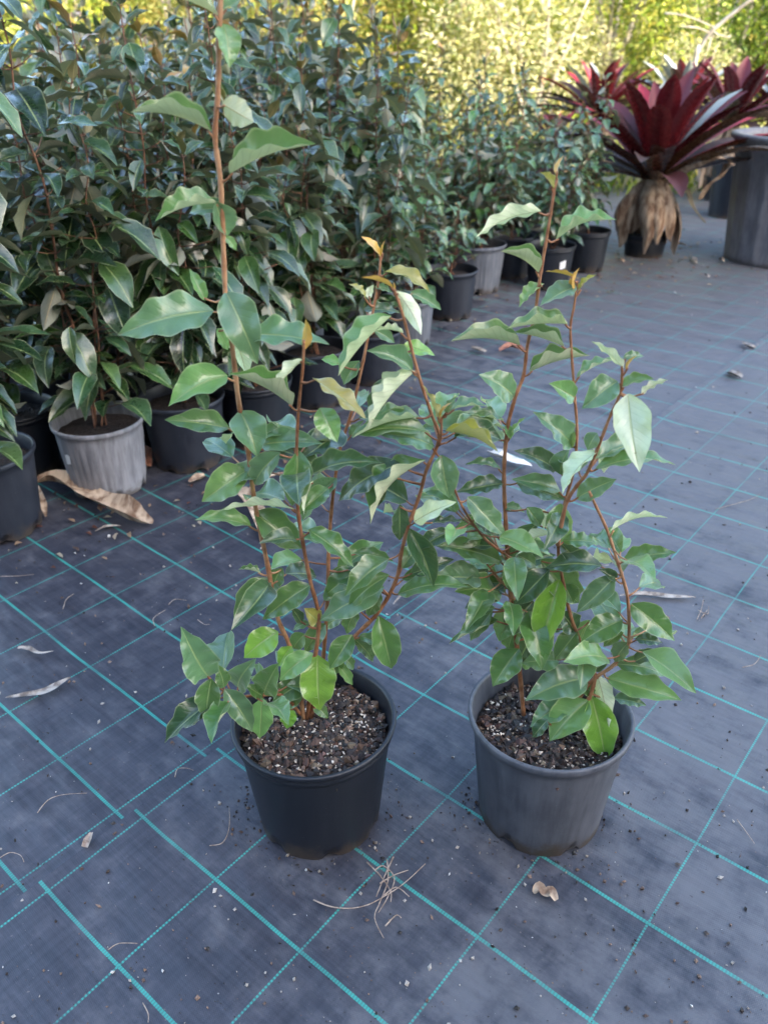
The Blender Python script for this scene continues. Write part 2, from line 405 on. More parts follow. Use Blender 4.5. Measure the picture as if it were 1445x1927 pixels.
def soil_mesh(r, z, seed=0, rough=.004, n=40, rings=12):
    rnd = random.Random(seed); mb = MB(); prev = None; c = mb.vert((0, 0, z + .006))
    for i in range(1, rings + 1):
        rr = r * i / rings
        row = []
        for k in range(n):
            a = 2 * math.pi * k / n; p = Vector((rr * math.cos(a), rr * math.sin(a), 0))
            e = noise.noise(p * 45 + Vector((seed, 0, 0))) * rough + noise.noise(p * 130) * rough * .6 + .006 * (1 - (i / rings) ** 2) - (.004 if i == rings else 0)
            row.append(mb.vert((p.x, p.y, z + e)))
        if prev is None:
            for k in range(n): mb.face((c, row[k], row[(k + 1) % n]))
        else:
            for k in range(n): mb.face((prev[k], row[k], row[(k + 1) % n], prev[(k + 1) % n]))
        prev = row
    return mb
def chunk(mb, p, s, rnd, c=(0, 0, 0)):
    V = [Vector(v) for v in ((1, 0, 0), (-1, 0, 0), (0, 1, 0), (0, -1, 0), (0, 0, 1), (0, 0, -1), (.7, .7, .2), (-.7, .6, -.2), (.6, -.7, .3), (-.6, -.7, -.1))][:6]
    q = Matrix.Rotation(rnd.uniform(0, 6.3), 3, Vector((rnd.uniform(-1, 1), rnd.uniform(-1, 1), rnd.uniform(-1, 1) + .01)).normalized())
    sc = Vector((s * rnd.uniform(.7, 1.5), s * rnd.uniform(.6, 1.1), s * rnd.uniform(.4, .9)))
    ix = [mb.vert(Vector(p) + q @ Vector((v.x * sc.x * rnd.uniform(.7, 1.2), v.y * sc.y * rnd.uniform(.7, 1.2), v.z * sc.z * rnd.uniform(.7, 1.2))), top=c) for v in V]
    for f in ((0, 2, 4), (2, 1, 4), (1, 3, 4), (3, 0, 4), (2, 0, 5), (1, 2, 5), (3, 1, 5), (0, 3, 5)): mb.face([ix[k] for k in f])
def chips(parent, r, z, seed, n_bark, n_perl):
    rnd = random.Random(seed); mb = MB(); mp = MB()
    for _ in range(n_bark):
        a = rnd.uniform(0, 6.283); rr = r * math.sqrt(rnd.random()) * .97
        c = rnd.choice([(.035, .022, .017), (.02, .015, .014), (.055, .030, .021), (.10, .052, .034), (.035, .026, .023), (.17, .11, .075)])
        chunk(mb, (rr * math.cos(a), rr * math.sin(a), z + .006 * (1 - (rr / r) ** 2) + rnd.uniform(0, .003)), rnd.choice((.0022, .003, .0045, .006, .0085)), rnd, jit(c, .3, rnd))
    for _ in range(n_perl):
        a = rnd.uniform(0, 6.283); rr = r * math.sqrt(rnd.random()) * .95
        s = rnd.choice((.0012, .0015, .002, .002, .0028, .0036))
        chunk(mp, (rr * math.cos(a), rr * math.sin(a), z + .006 * (1 - (rr / r) ** 2) + .003), s, rnd)
    o = own(parent, mb.build('bark_chips', M_chip, smooth=False, attrs=True)); o['kind'] = 'stuff'
    o = own(parent, mp.build('perlite', M_perl, smooth=False)); o['kind'] = 'stuff'

# ------------------------------------------------------------------ the two plants in front
G = {'o': (0, 0, 1.), 'k': (270, 220, 4.014), 'y': (560, 440, 4.817), 'w': (400, 600, 3.141), 't': (540, 800, 4.014), 'p': (330, 1050, 3.284),
     'e': (300, 900, 2.408), 'a': (800, 250, 2.779), 'b': (840, 600, 3.284), 'c': (800, 850, 2.779)}
TOPS = {'n': (.048, .132, .026), 'd': (.017, .062, .020), 'b': (.14, .31, .035), 'l': (.115, .245, .070), 'p': (.46, .56, .38), 'o': (.24, .23, .04), 'y': (.52, .28, .05), 's': (.062, .148, .064)}
UNDS = {'n': (.56, .56, .40), 'd': (.38, .39, .27), 'b': (.46, .52, .22), 'l': (.56, .59, .40), 'p': (.72, .74, .56), 'o': (.46, .40, .17), 'y': (.56, .33, .08), 's': (.58, .60, .46)}

FILL = 62
def front_plant(root, base, stems, leaves, seed):
    """stems: (px path from the soil up, depth drift at its top, base radius, top radius, old bark); leaves: base px, tip px, width ratio, roll, fold, depth of tip, colour"""
    rnd = random.Random(seed); Y0 = base.y
    inv = root.matrix_world.inverted() if False else Matrix.Translation(-base)
    built = []
    for (path, drift, r0, r1, old) in stems:
        n = len(path); pts = []
        d0 = drift[0] if isinstance(drift, tuple) else 0.; d1 = drift[1] if isinstance(drift, tuple) else drift
        for i, (u, v) in enumerate(path):
            t = i / (n - 1); pts.append(inv @ at_depth(u, v, Y0 + d0 + (d1 - d0) * t ** .8))
        sm = smooth_path(pts, 5)
        rad = [r0 + (r1 - r0) * (i / (len(sm) - 1)) for i in range(len(sm))]
        rad = [r * .74 * (1 + .10 * math.sin(i * 1.9 + seed)) for i, r in enumerate(rad)]
        mb = MB(); tube(mb, sm, rad, 9)
        for k in range(0, len(sm), 4): pass
        built.append(dict(pts=sm, mb=mb, old=old, fol=MB(), rad=rad))
    for L in leaves:
        g, bx, by, tx, ty, ratio, phi, fold, dz, kd = L[:10]
        ox, oy, s = G[g]
        bu, bv, tu, tv = ox + bx / s, oy + by / s, ox + tx / s, oy + ty / s
        best = None
        for st in built:                    # the stem that passes nearest in the picture carries the leaf
            for i, p in enumerate(st['pts']):
                w = Matrix.Translation(base) @ p; d = w - EYE; z = d.dot(fwd)
                uu = 722.5 + FPX * d.dot(RT) / z; vv = 963.5 - FPX * d.dot(UP) / z
                q = math.hypot(uu - bu, (vv - bv) * 1.0 - 6)
                if best is None or q < best[0]: best = (q, st, i, w)
        q, st, i, w = best
        length_px = math.hypot(tu - bu, tv - bv); Lm = length_px * w.y / FPX * 1.1
        far = min(q * w.y / FPX, .12)
        Yb = w.y + rnd.uniform(-1, 1) * min(.012, far) - far * .25 * (1 if dz <= 0 else -1)
        B = at_depth(bu, bv, Yb); T = at_depth(tu, tv, Yb + dz * Lm)
        A = (T - B).normalized(); C = (EYE - (B + T) / 2).normalized(); C = (C - A * C.dot(A)).normalized()
        U = A.cross(C)
        if U.dot(UP) < -.12 or (abs(U.dot(UP)) <= .12 and U.dot(RT) < 0): U = -U
        N = C * math.cos(R(phi)) + U * math.sin(R(phi))
        if 64 <= phi < 100 and fold >= 22: phi, fold, ratio = 64 + (phi - 64) * .2, 50, max(.52, ratio * 1.25)
        elif phi < 64: ratio *= 1.08
        elif phi < 140: ratio *= 1.1
        N = C * math.cos(R(phi)) + U * math.sin(R(phi))
        top = jit(TOPS[kd], .16, rnd); und = jit(UNDS[kd], .08, rnd)
        big = (T - B).length
        leaf(st['fol'], inv @ B, inv @ T, ratio, N, fold, rnd.uniform(.04, .13), rnd.uniform(.024, .050) if kd != 'y' else .015, rnd.uniform(0, 6.3), top, und, 24, 5, rnd.uniform(2.3, 3.9), curl=rnd.uniform(-.15, .25))
        if q > 1:
            mid = (w + B) / 2 + Vector((0, 0, -.003))
            tube(st['mb'], smooth_path([inv @ w, inv @ mid, inv @ (B + A * .003)], 3), [.0015] * 3 + [.0011] * 4 if True else 0, 6)
        if L[10:] : pass
    for _ in range(FILL):
        st = rnd.choice(built); n = len(st['pts']); i = rnd.randrange(int(n * .16), int(n * .8)); p = st['pts'][i]
        if not .19 < p.z < .62: continue
        az = rnd.uniform(.1, 3.04) if rnd.random() < .68 else rnd.uniform(3.2, 6.2)
        d = Vector((math.cos(az), math.sin(az), 0)); B = p + d * rnd.uniform(.008, .035) + Vector((0, 0, rnd.uniform(0, .012)))
        D = (d + Vector((rnd.uniform(-.5, .5), rnd.uniform(-.3, .3), rnd.uniform(-.75, .3)))).normalized(); L = rnd.uniform(.045, .085)
        N = (Vector((0, 0, 1)) + Vector((rnd.uniform(-.5, .5), -.45, 0))).normalized(); kd = rnd.choice('nnsdl')
        leaf(st['fol'], B, B + D * L, rnd.uniform(.46, .6), N, rnd.uniform(16, 36), rnd.uniform(.04, .13), rnd.uniform(.03, .06), rnd.uniform(0, 6.3), jit(TOPS[kd], .16, rnd), jit(UNDS[kd], .08, rnd), 14, 4, rnd.uniform(1.8, 3.))
        tube(st['mb'], [p, (p + B) / 2 - Vector((0, 0, .002)), B + D * .002], [.0013, .0011, .001], 5)
    for st in built:
        s_ = own(root, st['mb'].build('stem', M_stem_old if st['old'] else M_stem))
        if st['fol'].v: own(s_, st['fol'].build('foliage', M_leaf, attrs=True))

posL = Vector((-.1003, .8381, .004)); posR = Vector((.2274, .8409, .004))
left = empty('potted_plant', posL, 0, 'taller bushy plant in shiny black pot with doubled rim, left of the front pair', 'potted plant', 'two leafy plants standing in front')
right = empty('potted_plant', posR, 0, 'shorter plant in scuffed dark grey pot with muddy foot, right of the front pair', 'potted plant', 'two leafy plants standing in front')
mbp, radL = pot_mesh(.1118, .0879, .189, style='double', seed=1, notches=7); own(left, mbp.build('pot', P_black))
mbp, radR = pot_mesh(.1112, .0895, .192, style='single', seed=2, notches=6); o = own(right, mbp.build('pot', P_worn)); o.rotation_euler = (0, 0, .35)
SL = .158; SR = .150
own(left, soil_mesh(radL(SL) - .002, SL, 3).build('soil', M_soil)); chips(left, radL(SL) - .003, SL, 5, 1500, 480)
own(right, soil_mesh(radR(SR) - .002, SR, 4).build('soil', M_soil)); chips(right, radR(SR) - .003, SR, 6, 1500, 400)

SB = (572, 1352)
stemsL = [
 ([SB, (562, 1290), (545, 1215), (522, 1160), (503, 1060), (487, 985), (478, 935), (467, 850), (450, 760), (437, 650), (425, 560), (420, 450), (415, 340), (405, 260), (410, 180), (412, 100), (415, 0), (418, -70)], -.02, .0043, .0032, True),
 ([(578, 1352), (590, 1260), (600, 1165), (583, 1090), (568, 1010), (560, 950), (558, 860), (562, 770), (570, 690), (572, 640)], -.05, .0042, .0018, False),
 ([(582, 1348), (605, 1260), (612, 1190), (617, 1110), (618, 1050), (622, 980), (630, 905), (641, 840), (660, 780), (680, 695), (697, 610), (712, 530), (716, 482)], .07, .0042, .0018, False),
 ([(586, 1350), (615, 1260), (665, 1200), (705, 1160), (732, 1120), (749, 1080), (755, 1040), (770, 985), (790, 930), (802, 885), (826, 826), (812, 780), (792, 720), (775, 660), (760, 600), (742, 545)], -.03, .0040, .0020, False),
 ([(826, 838), (830, 815), (831, 790), (838, 778)], (-.03, -.04), .0022, .0014, False),
 ([(566, 1345), (535, 1310), (494, 1308), (450, 1310), (421, 1300), (394, 1275)], -.07, .0032, .0016, False)]
# crop, base, tip, width ratio, roll (0 faces the viewer, 90 edge-on, >90 underside), fold, depth of tip, colour
leavesL = [
 ('o', 410, 28, 262, -14, .42, 75, 28, -.2, 'n'), ('o', 422, 45, 432, 128, .62, 20, 20, -.3, 'l'), ('o', 418, 195, 478, 230, .75, 160, 15, -.3, 'n'), ('o', 420, 20, 520, -20, .5, 60, 25, .2, 'n'),
 ('o', 398, 247, 246, 212, .36, 74, 36, -.2, 'n'), ('k', 655, 430, 1300, 205, .40, 70, 40, -.2, 'n'), ('k', 560, 650, 90, 790, .46, 86, 38, -.2, 'n'), ('k', 545, 640, 640, 900, .80, 20, 25, .3, 's'),
 ('k', 560, 690, 350, 730, .5, 30, 20, .3, 's'), ('k', 610, 900, 705, 1010, .45, 25, 20, .3, 'l'),
 ('o', 402, 585, 222, 631, .44, 28, 18, -.3, 's'), ('k', 625, 1320, 865, 1870, .52, 5, 24, -.3, 's'), ('k', 790, 1640, 1405, 1720, .42, 38, 18, -.1, 's'), ('k', 690, 1680, 780, 1960, .6, 150, 15, .2, 'p'),
 ('k', 560, 1600, 640, 1760, .6, 35, 15, .4, 'l'), ('k', 470, 1390, 350, 1150, .42, 20, 20, .3, 'l'),
 ('o', 428, 706, 318, 765, .58, 22, 20, -.4, 'l'), ('w', 468, 515, 100, 325, .44, 72, 34, -.3, 'n'), ('w', 530, 240, 370, 425, .42, 128, 24, -.2, 'p'), ('w', 540, 185, 550, -5, .36, 150, 20, -.1, 'y'),
 ('w', 590, 350, 905, 590, .42, 62, 24, -.3, 'o'), ('o', 432, 806, 310, 790, .42, 32, 22, -.3, 'n'), ('w', 165, 545, 265, 820, .74, 4, 18, -.5, 's'), ('w', 280, 745, 650, 738, .44, 30, 18, -.1, 's'),
 ('w', 400, 790, 250, 980, .52, 20, 22, .3, 's'), ('o', 466, 884, 380, 944, .62, 18, 16, -.4, 'l'), ('w', 505, 775, 470, 1105, .56, 8, 36, -.2, 'n'), ('w', 560, 935, 1000, 850, .36, 42, 24, -.2, 'd'),
 ('w', 1110, 855, 745, 1080, .42, 34, 20, .1, 'd'), ('t', 375, 400, 115, 735, .46, 26, 26, -.2, 's'), ('t', 160, 790, 505, 1075, .42, 36, 26, -.3, 'n'), ('t', 200, 420, 130, 680, .28, 120, 30, -.2, 'p'),
 ('e', 415, 215, 160, 190, .42, 40, 22, -.2, 'l'), ('e', 610, 140, 265, 150, .26, 108, 26, -.1, 'p'), ('e', 430, 155, 648, 320, .56, 18, 18, -.1, 'n'), ('e', 745, 290, 510, 295, .26, 55, 20, .2, 'n'),
 ('p', 592, 130, 362, 372, .52, 8, 26, -.3, 'n'), ('p', 530, 95, 388, 70, .36, 65, 22, .1, 'n'), ('p', 838, 165, 540, 382, .44, 14, 24, -.3, 'n'), ('p', 660, 60, 610, 200, .62, 20, 24, .1, 'n'),
 ('p', 1290, 180, 892, 390, .42, 26, 14, -.2, 's'), ('p', 1120, 70, 915, 240, .52, 22, 16, -.2, 'n'), ('t', 460, 1090, 730, 1120, .44, 30, 22, -.2, 'd'), ('t', 505, 970, 805, 1030, .36, 36, 20, .1, 'n'), ('t', 620, 1180, 540, 1130, .5, 20, 20, -.2, 'd'),
 ('t', 1045, 265, 630, 750, .36, 78, 36, -.2, 'n'), ('t', 740, 350, 690, 610, .44, 18, 28, .1, 'd'), ('t', 850, 600, 850, 870, .38, 20, 20, .2, 'd'), ('t', 925, 780, 1105, 1225, .46, 6, 34, -.3, 'd'), ('t', 840, 1275, 1385, 1225, .34, 34, 20, -.1, 'n'),
 ('t', 690, 1440, 790, 1840, .56, 6, 34, -.3, 'n'), ('t', 545, 1590, 760, 1700, .4, 30, 20, -.2, 'n'), ('p', 1095, 475, 955, 685, .58, 10, 20, -.4, 'n'), ('p', 930, 405, 800, 585, .52, 14, 22, -.3, 'n'), ('t', 490, 1600, 650, 1790, .34, 20, 20, .2, 'n'),
 ('p', 880, 390, 795, 310, .80, 10, 15, -.2, 'o'), ('p', 780, 400, 715, 305, .62, 20, 20, .2, 'd'), ('p', 830, 400, 725, 450, .5, 30, 20, -.1, 'n'), ('p', 1130, 300, 1060, 470, .5, 20, 20, -.1, 'n'), ('p', 1270, 190, 1190, 360, .42, 20, 10, .2, 'n'),
 ('p', 1040, 360, 930, 440, .5, 25, 18, .2, 'n'), ('p', 800, 470, 730, 560, .7, 15, 18, .2, 'n'), ('p', 635, 455, 425, 618, .62, 6, 12, -.3, 'b'), ('p', 720, 545, 640, 670, .60, 10, 15, -.3, 'b'), ('p', 850, 590, 645, 758, .52, 12, 12, -.3, 'l'),
 ('p', 880, 600, 895, 942, .56, 2, 10, -.3, 'b'), ('p', 1000, 650, 1095, 785, .42, 20, 20, -.2, 'l'), ('p', 960, 600, 990, 720, .7, 20, 20, .1, 'n'), ('p', 1040, 620, 1100, 690, .6, 30, 20, .2, 'n'), ('p', 810, 760, 600, 900, .60, 10, 12, -.3, 'n'), ('p', 760, 780, 700, 930, .6, 20, 12, -.1, 'n'),
 ('p', 710, 925, 690, 1055, .68, 5, 12, -.3, 'b'), ('p', 850, 905, 945, 990, .56, 20, 15, -.2, 'n'), ('p', 545, 840, 640, 650, .54, 10, 15, -.3, 'n'), ('p', 385, 800, 500, 620, .52, 12, 20, -.3, 's'), ('p', 545, 855, 425, 780, .52, 15, 18, -.2, 'n'),
 ('p', 535, 865, 520, 1115, .50, 4, 14, -.3, 'l'), ('p', 305, 810, 478, 1075, .46, 6, 24, -.3, 's'), ('p', 205, 735, 35, 425, .48, 4, 20, -.2, 's'), ('p', 300, 800, 250, 650, .50, 14, 18, .1, 'n'), ('p', 225, 745, 195, 985, .58, 4, 30, -.3, 'n'), ('p', 250, 850, 30, 1045, .42, 12, 20, .1, 'd'),
 ('y', 755, 210, 575, 22, .36, 55, 20, -.2, 'y'), ('y', 765, 200, 792, 60, .32, 60, 20, .1, 'y'), ('y', 790, 345, 1200, 540, .40, 58, 22, -.2, 'o'), ('y', 870, 490, 580, 395, .30, 105, 22, -.1, 'y'), ('y', 870, 520, 868, 440, .35, 60, 20, .1, 'y'), ('y', 620, 590, 465, 455, .44, 60, 24, -.2, 'o'),
 ('y', 895, 520, 1120, 915, .40, 168, 14, -.3, 'p'), ('y', 640, 590, 690, 460, .62, 150, 15, .2, 'p'), ('y', 1020, 530, 1300, 688, .42, 30, 18, .1, 's'), ('y', 850, 745, 370, 1290, .44, 66, 32, -.3, 'l'), ('y', 600, 690, 930, 720, .42, 40, 24, .1, 'd'), ('y', 700, 480, 860, 540, .5, 40, 20, .2, 's'),
 ('y', 1040, 1240, 620, 1060, .50, 34, 28, -.2, 's'), ('y', 940, 1030, 1245, 1105, .50, 34, 20, .1, 'b'), ('y', 380, 1180, 215, 1140, .7, 30, 20, .2, 'l'), ('y', 560, 1150, 420, 1370, .60, 16, 20, .1, 's'), ('y', 960, 900, 700, 880, .5, 110, 20, .1, 'p'), ('y', 690, 870, 880, 990, .5, 20, 20, .2, 's'),
 ('y', 1065, 1245, 645, 1760, .34, 98, 26, -.3, 'p'), ('y', 850, 1300, 640, 1640, .40, 20, 14, .1, 'd'), ('y', 1100, 1660, 500, 1850, .34, 66, 30, -.2, 's'), ('t', 1110, 160, 690, 65, .46, 36, 20, -.2, 's'), ('y', 200, 1580, 360, 1890, .64, 6, 20, -.4, 'l'), ('y', 480, 1840, 600, 1690, .5, 30, 20, .1, 's'),
 ('a', 105, 1560, 380, 1670, .38, 64, 22, -.3, 'o'), ('y', 1275, 1680, 1130, 1370, .24, 125, 24, -.1, 'o'), ('y', 1285, 1680, 1400, 1525, .36, 60, 24, -.1, 'y'), ('t', 1165, 225, 1225, 550, .70, 4, 22, -.3, 's'), ('t', 960, 730, 1280, 580, .5, 40, 20, -.1, 'p'), ('t', 1080, 740, 1360, 730, .28, 50, 20, .1, 'd'),
 ('b', 30, 560, 250, 540, .55, 60, 28, -.1, 's'), ('b', 0, 590, 60, 480, .5, 30, 20, .1, 's'),
]
front_plant(left, posL, stemsL, leavesL, 21)
stemsR = [
 ([(985, 1345), (975, 1240), (965, 1160), (958, 1090), (954, 1030), (950, 960), (948, 900), (950, 850), (956, 797), (970, 745), (985, 705), (992, 650), (1006, 590), (1016, 520), (1026, 460), (1034, 412), (1042, 360), (1048, 336)], .06, .0042, .0020, False),
 ([(1050, 1375), (1098, 1330), (1116, 1290), (1117, 1262), (1096, 1217), (1075, 1165), (1060, 1100), (1050, 1030), (1062, 950), (1080, 880), (1085, 811), (1081, 747), (1076, 680), (1073, 615), (1080, 575), (1086, 530)], (-.02, .03), .0040, .0016, False),
 ([(1049, 1026), (1064, 950), (1084, 915), (1104, 890), (1124, 844), (1145, 789), (1166, 740), (1170, 698)], (-.02, -.06), .0034, .0018, False),
 ([(1060, 1360), (1110, 1285), (1150, 1255), (1176, 1225), (1183, 1200), (1180, 1123), (1162, 1059), (1143, 1001), (1122, 955), (1108, 925)], -.04, .0036, .0022, True),
 ([(958, 1095), (955, 1050), (940, 1036), (915, 1016), (888, 983), (861, 936), (850, 900)], (.02, -.03), .0026, .0016, False),
 ([(968, 1160), (964, 1120), (944, 1095), (921, 1068), (905, 1045)], (.02, .03), .0024, .0014, True)]
leavesR = [
 ('a', 605, 410, 262, 550, .36, 118, 20, -.2, 'p'), ('a', 682, 560, 1000, 455, .40, 92, 28, -.2, 'l'), ('a', 682, 215, 722, 120, .50, 60, 24, .1, 'y'), ('a', 668, 290, 600, 205, .52, 70, 24, -.1, 'o'),
 ('a', 590, 730, 395, 620, .52, 66, 34, -.2, 'n'), ('a', 775, 755, 625, 725, .32, 105, 20, -.1, 'y'), ('a', 785, 830, 805, 705, .30, 70, 24, 0, 'y'), ('a', 800, 830, 895, 740, .38, 60, 34, -.1, 'o'), ('a', 620, 790, 490, 912, .55, 50, 28, -.2, 'l'),
 ('a', 790, 800, 600, 905, .62, 42, 22, -.2, 's'), ('a', 745, 1000, 425, 1025, .36, 78, 30, -.2, 'n'), ('a', 495, 1110, 135, 1090, .38, 74, 38, -.2, 'n'), ('a', 725, 1120, 460, 1045, .42, 74, 38, .1, 'n'), ('a', 545, 1250, 860, 1165, .38, 72, 32, -.1, 'n'),
 ('b', 805, 360, 1060, 250, .42, 60, 24, -.2, 's'), ('a', 1035, 1230, 868, 1090, .28, 125, 22, -.2, 'p'), ('a', 1048, 1240, 1105, 1165, .36, 60, 24, 0, 'y'), ('b', 1055, 385, 835, 555, .68, 12, 16, -.3, 's'), ('b', 790, 485, 630, 400, .66, 22, 24, -.3, 'l'),
 ('b', 1075, 430, 1280, 370, .52, 50, 26, -.2, 'n'), ('b', 1200, 470, 1370, 375, .40, 120, 22, -.2, 'p'), ('b', 1120, 465, 1190, 948, .48, 8, 14, -.6, 'p'), ('b', 1090, 240, 1218, 232, .5, 36, 24, .2, 's'), ('b', 418, 480, 198, 345, .58, 26, 20, -.3, 's'),
 ('b', 352, 630, 60, 600, .36, 58, 26, -.2, 's'), ('b', 780, 780, 530, 575, .44, 28, 20, -.2, 's'), ('b', 372, 650, 395, 745, .6, 15, 24, -.2, 'l'), ('b', 385, 740, 490, 605, .24, 70, 20, -.1, 'l'), ('b', 790, 700, 775, 800, .5, 20, 20, 0, 'l'), ('b', 930, 705, 870, 810, .8, 20, 20, 0, 's'),
 ('b', 335, 930, 115, 900, .36, 50, 24, .1, 's'), ('b', 680, 930, 415, 815, .46, 32, 26, -.1, 'd'), ('b', 700, 1065, 400, 990, .40, 34, 22, -.1, 's'), ('b', 935, 820, 715, 1085, .50, 48, 32, -.3, 'p'), ('b', 700, 960, 760, 800, .8, 25, 20, .1, 's'),
 ('b', 920, 925, 1415, 905, .32, 52, 28, .1, 'n'), ('b', 800, 1110, 1050, 990, .48, 20, 20, -.2, 's'), ('b', 355, 1015, 60, 1070, .42, 34, 22, -.2, 'd'), ('b', 130, 1100, 362, 1345, .46, 20, 20, -.2, 's'), ('b', 705, 1140, 695, 1390, .72, 0, 46, -.2, 'l'),
 ('b', 560, 1170, 600, 1300, .6, 150, 20, -.2, 'p'), ('b', 645, 1330, 450, 1420, .46, 125, 22, -.2, 'p'), ('b', 560, 1260, 400, 1500, .44, 20, 24, .1, 'd'), ('b', 715, 1370, 955, 1390, .44, 36, 18, .1, 'n'), ('b', 705, 1385, 835, 1545, .52, 10, 20, -.2, 'd'),
 ('b', 1015, 1310, 1365, 1230, .34, 102, 22, -.1, 'p'), ('b', 1090, 1490, 1418, 1445, .42, 22, 22, -.2, 'n'), ('c', 400, 575, 50, 490, .38, 34, 26, -.2, 'n'), ('c', 325, 612, 250, 722, .62, 15, 20, 0, 'd'), ('c', 412, 700, 205, 822, .46, 20, 20, -.1, 'd'), ('c', 365, 815, 212, 872, .46, 34, 20, .1, 'n'),
 ('c', 380, 880, 125, 1005, .36, 50, 24, .1, 'n'), ('c', 350, 830, 235, 990, .46, 20, 20, 0, 's'), ('c', 465, 800, 385, 992, .62, 10, 18, -.3, 'l'), ('c', 565, 780, 430, 970, .64, 20, 20, 0, 'd'), ('c', 650, 615, 465, 800, .50, 14, 24, -.1, 'd'), ('c', 600, 565, 800, 790, .48, 16, 20, .2, 'n'),
 ('c', 700, 668, 605, 1045, .50, 4, 32, -.4, 'b'), ('c', 720, 690, 770, 790, .8, 20, 20, 0, 'n'), ('c', 990, 655, 790, 842, .48, 8, 18, -.2, 's'), ('c', 1000, 670, 905, 615, .6, 20, 20, .2, 'd'), ('c', 1075, 795, 1303, 990, .46, 8, 20, -.3, 'n'), ('c', 1030, 880, 810, 1000, .56, 12, 18, -.2, 'n'),
 ('c', 1035, 945, 930, 1020, .6, 20, 20, .1, 'n'), ('c', 795, 940, 675, 1090, .58, 8, 24, -.2, 'n'), ('c', 780, 940, 700, 830, .85, 20, 16, .3, 'd'), ('c', 580, 950, 490, 1100, .70, 15, 20, .1, 'd'), ('c', 490, 1030, 352, 1228, .62, 8, 14, -.3, 'n'), ('c', 700, 1090, 505, 1105, .6, 20, 20, -.1, 'l'),
 ('c', 848, 1182, 522, 1302, .50, 12, 18, -.4, 's'), ('c', 770, 1300, 548, 1440, .50, 15, 18, -.4, 's'), ('c', 850, 1300, 650, 1515, .68, 10, 16, -.4, 'l'), ('c', 640, 1400, 560, 1495, .5, 20, 20, -.1, 'd'), ('c', 870, 1280, 940, 1618, .52, 6, 22, -.5, 'b'), ('c', 900, 1172, 960, 1442, .40, 158, 14, -.5, 'p'),
 ('c', 950, 1185, 1338, 1300, .46, 16, 22, -.4, 'l'), ('c', 980, 1290, 1155, 1328, .46, 34, 20, -.3, 's'), ('c', 1095, 980, 1240, 1000, .46, 25, 20, -.1, 'd'), ('c', 1090, 1100, 1232, 1035, .50, 20, 20, -.1, 'd'), ('c', 1000, 1110, 1275, 1180, .36, 30, 20, -.1, 'n'), ('c', 870, 1110, 770, 1110, .6, 20, 20, -.1, 'd'),
 ('c', 880, 1140, 970, 1090, .7, 20, 20, 0, 'd'), ('c', 1060, 1000, 990, 1100, .7, 20, 20, 0, 's'), ('c', 380, 385, 150, 400, .42, 34, 20, 0, 'n'), ('c', 250, 340, 385, 440, .4, 20, 20, .1, 'd'), ('c', 405, 290, 520, 320, .5, 30, 20, 0, 's'), ('c', 530, 290, 600, 390, .7, 20, 20, 0, 's'),
 ('c', 440, 550, 460, 740, .5, 10, 26, -.1, 'n'), ('c', 480, 540, 580, 600, .6, 20, 20, .1, 'n'), ('c', 500, 500, 650, 520, .5, 30, 20, 0, 's'), ('c', 470, 900, 430, 1040, .5, 20, 20, .2, 'n'), ('c', 830, 1000, 900, 1100, .6, 20, 20, .2, 'd'), ('c', 640, 930, 760, 900, .5, 20, 20, .1, 'n'),
 ('c', 860, 880, 810, 1000, .5, 20, 20, .2, 'l'), ('c', 800, 1200, 880, 1280, .6, 20, 20, -.1, 'n'), ('c', 720, 1200, 830, 1270, .5, 30, 20, -.2, 'd'), ('c', 560, 1050, 520, 1140, .5, 20, 20, .1, 'l'),
]
front_plant(right, posR, stemsR, leavesR, 33)

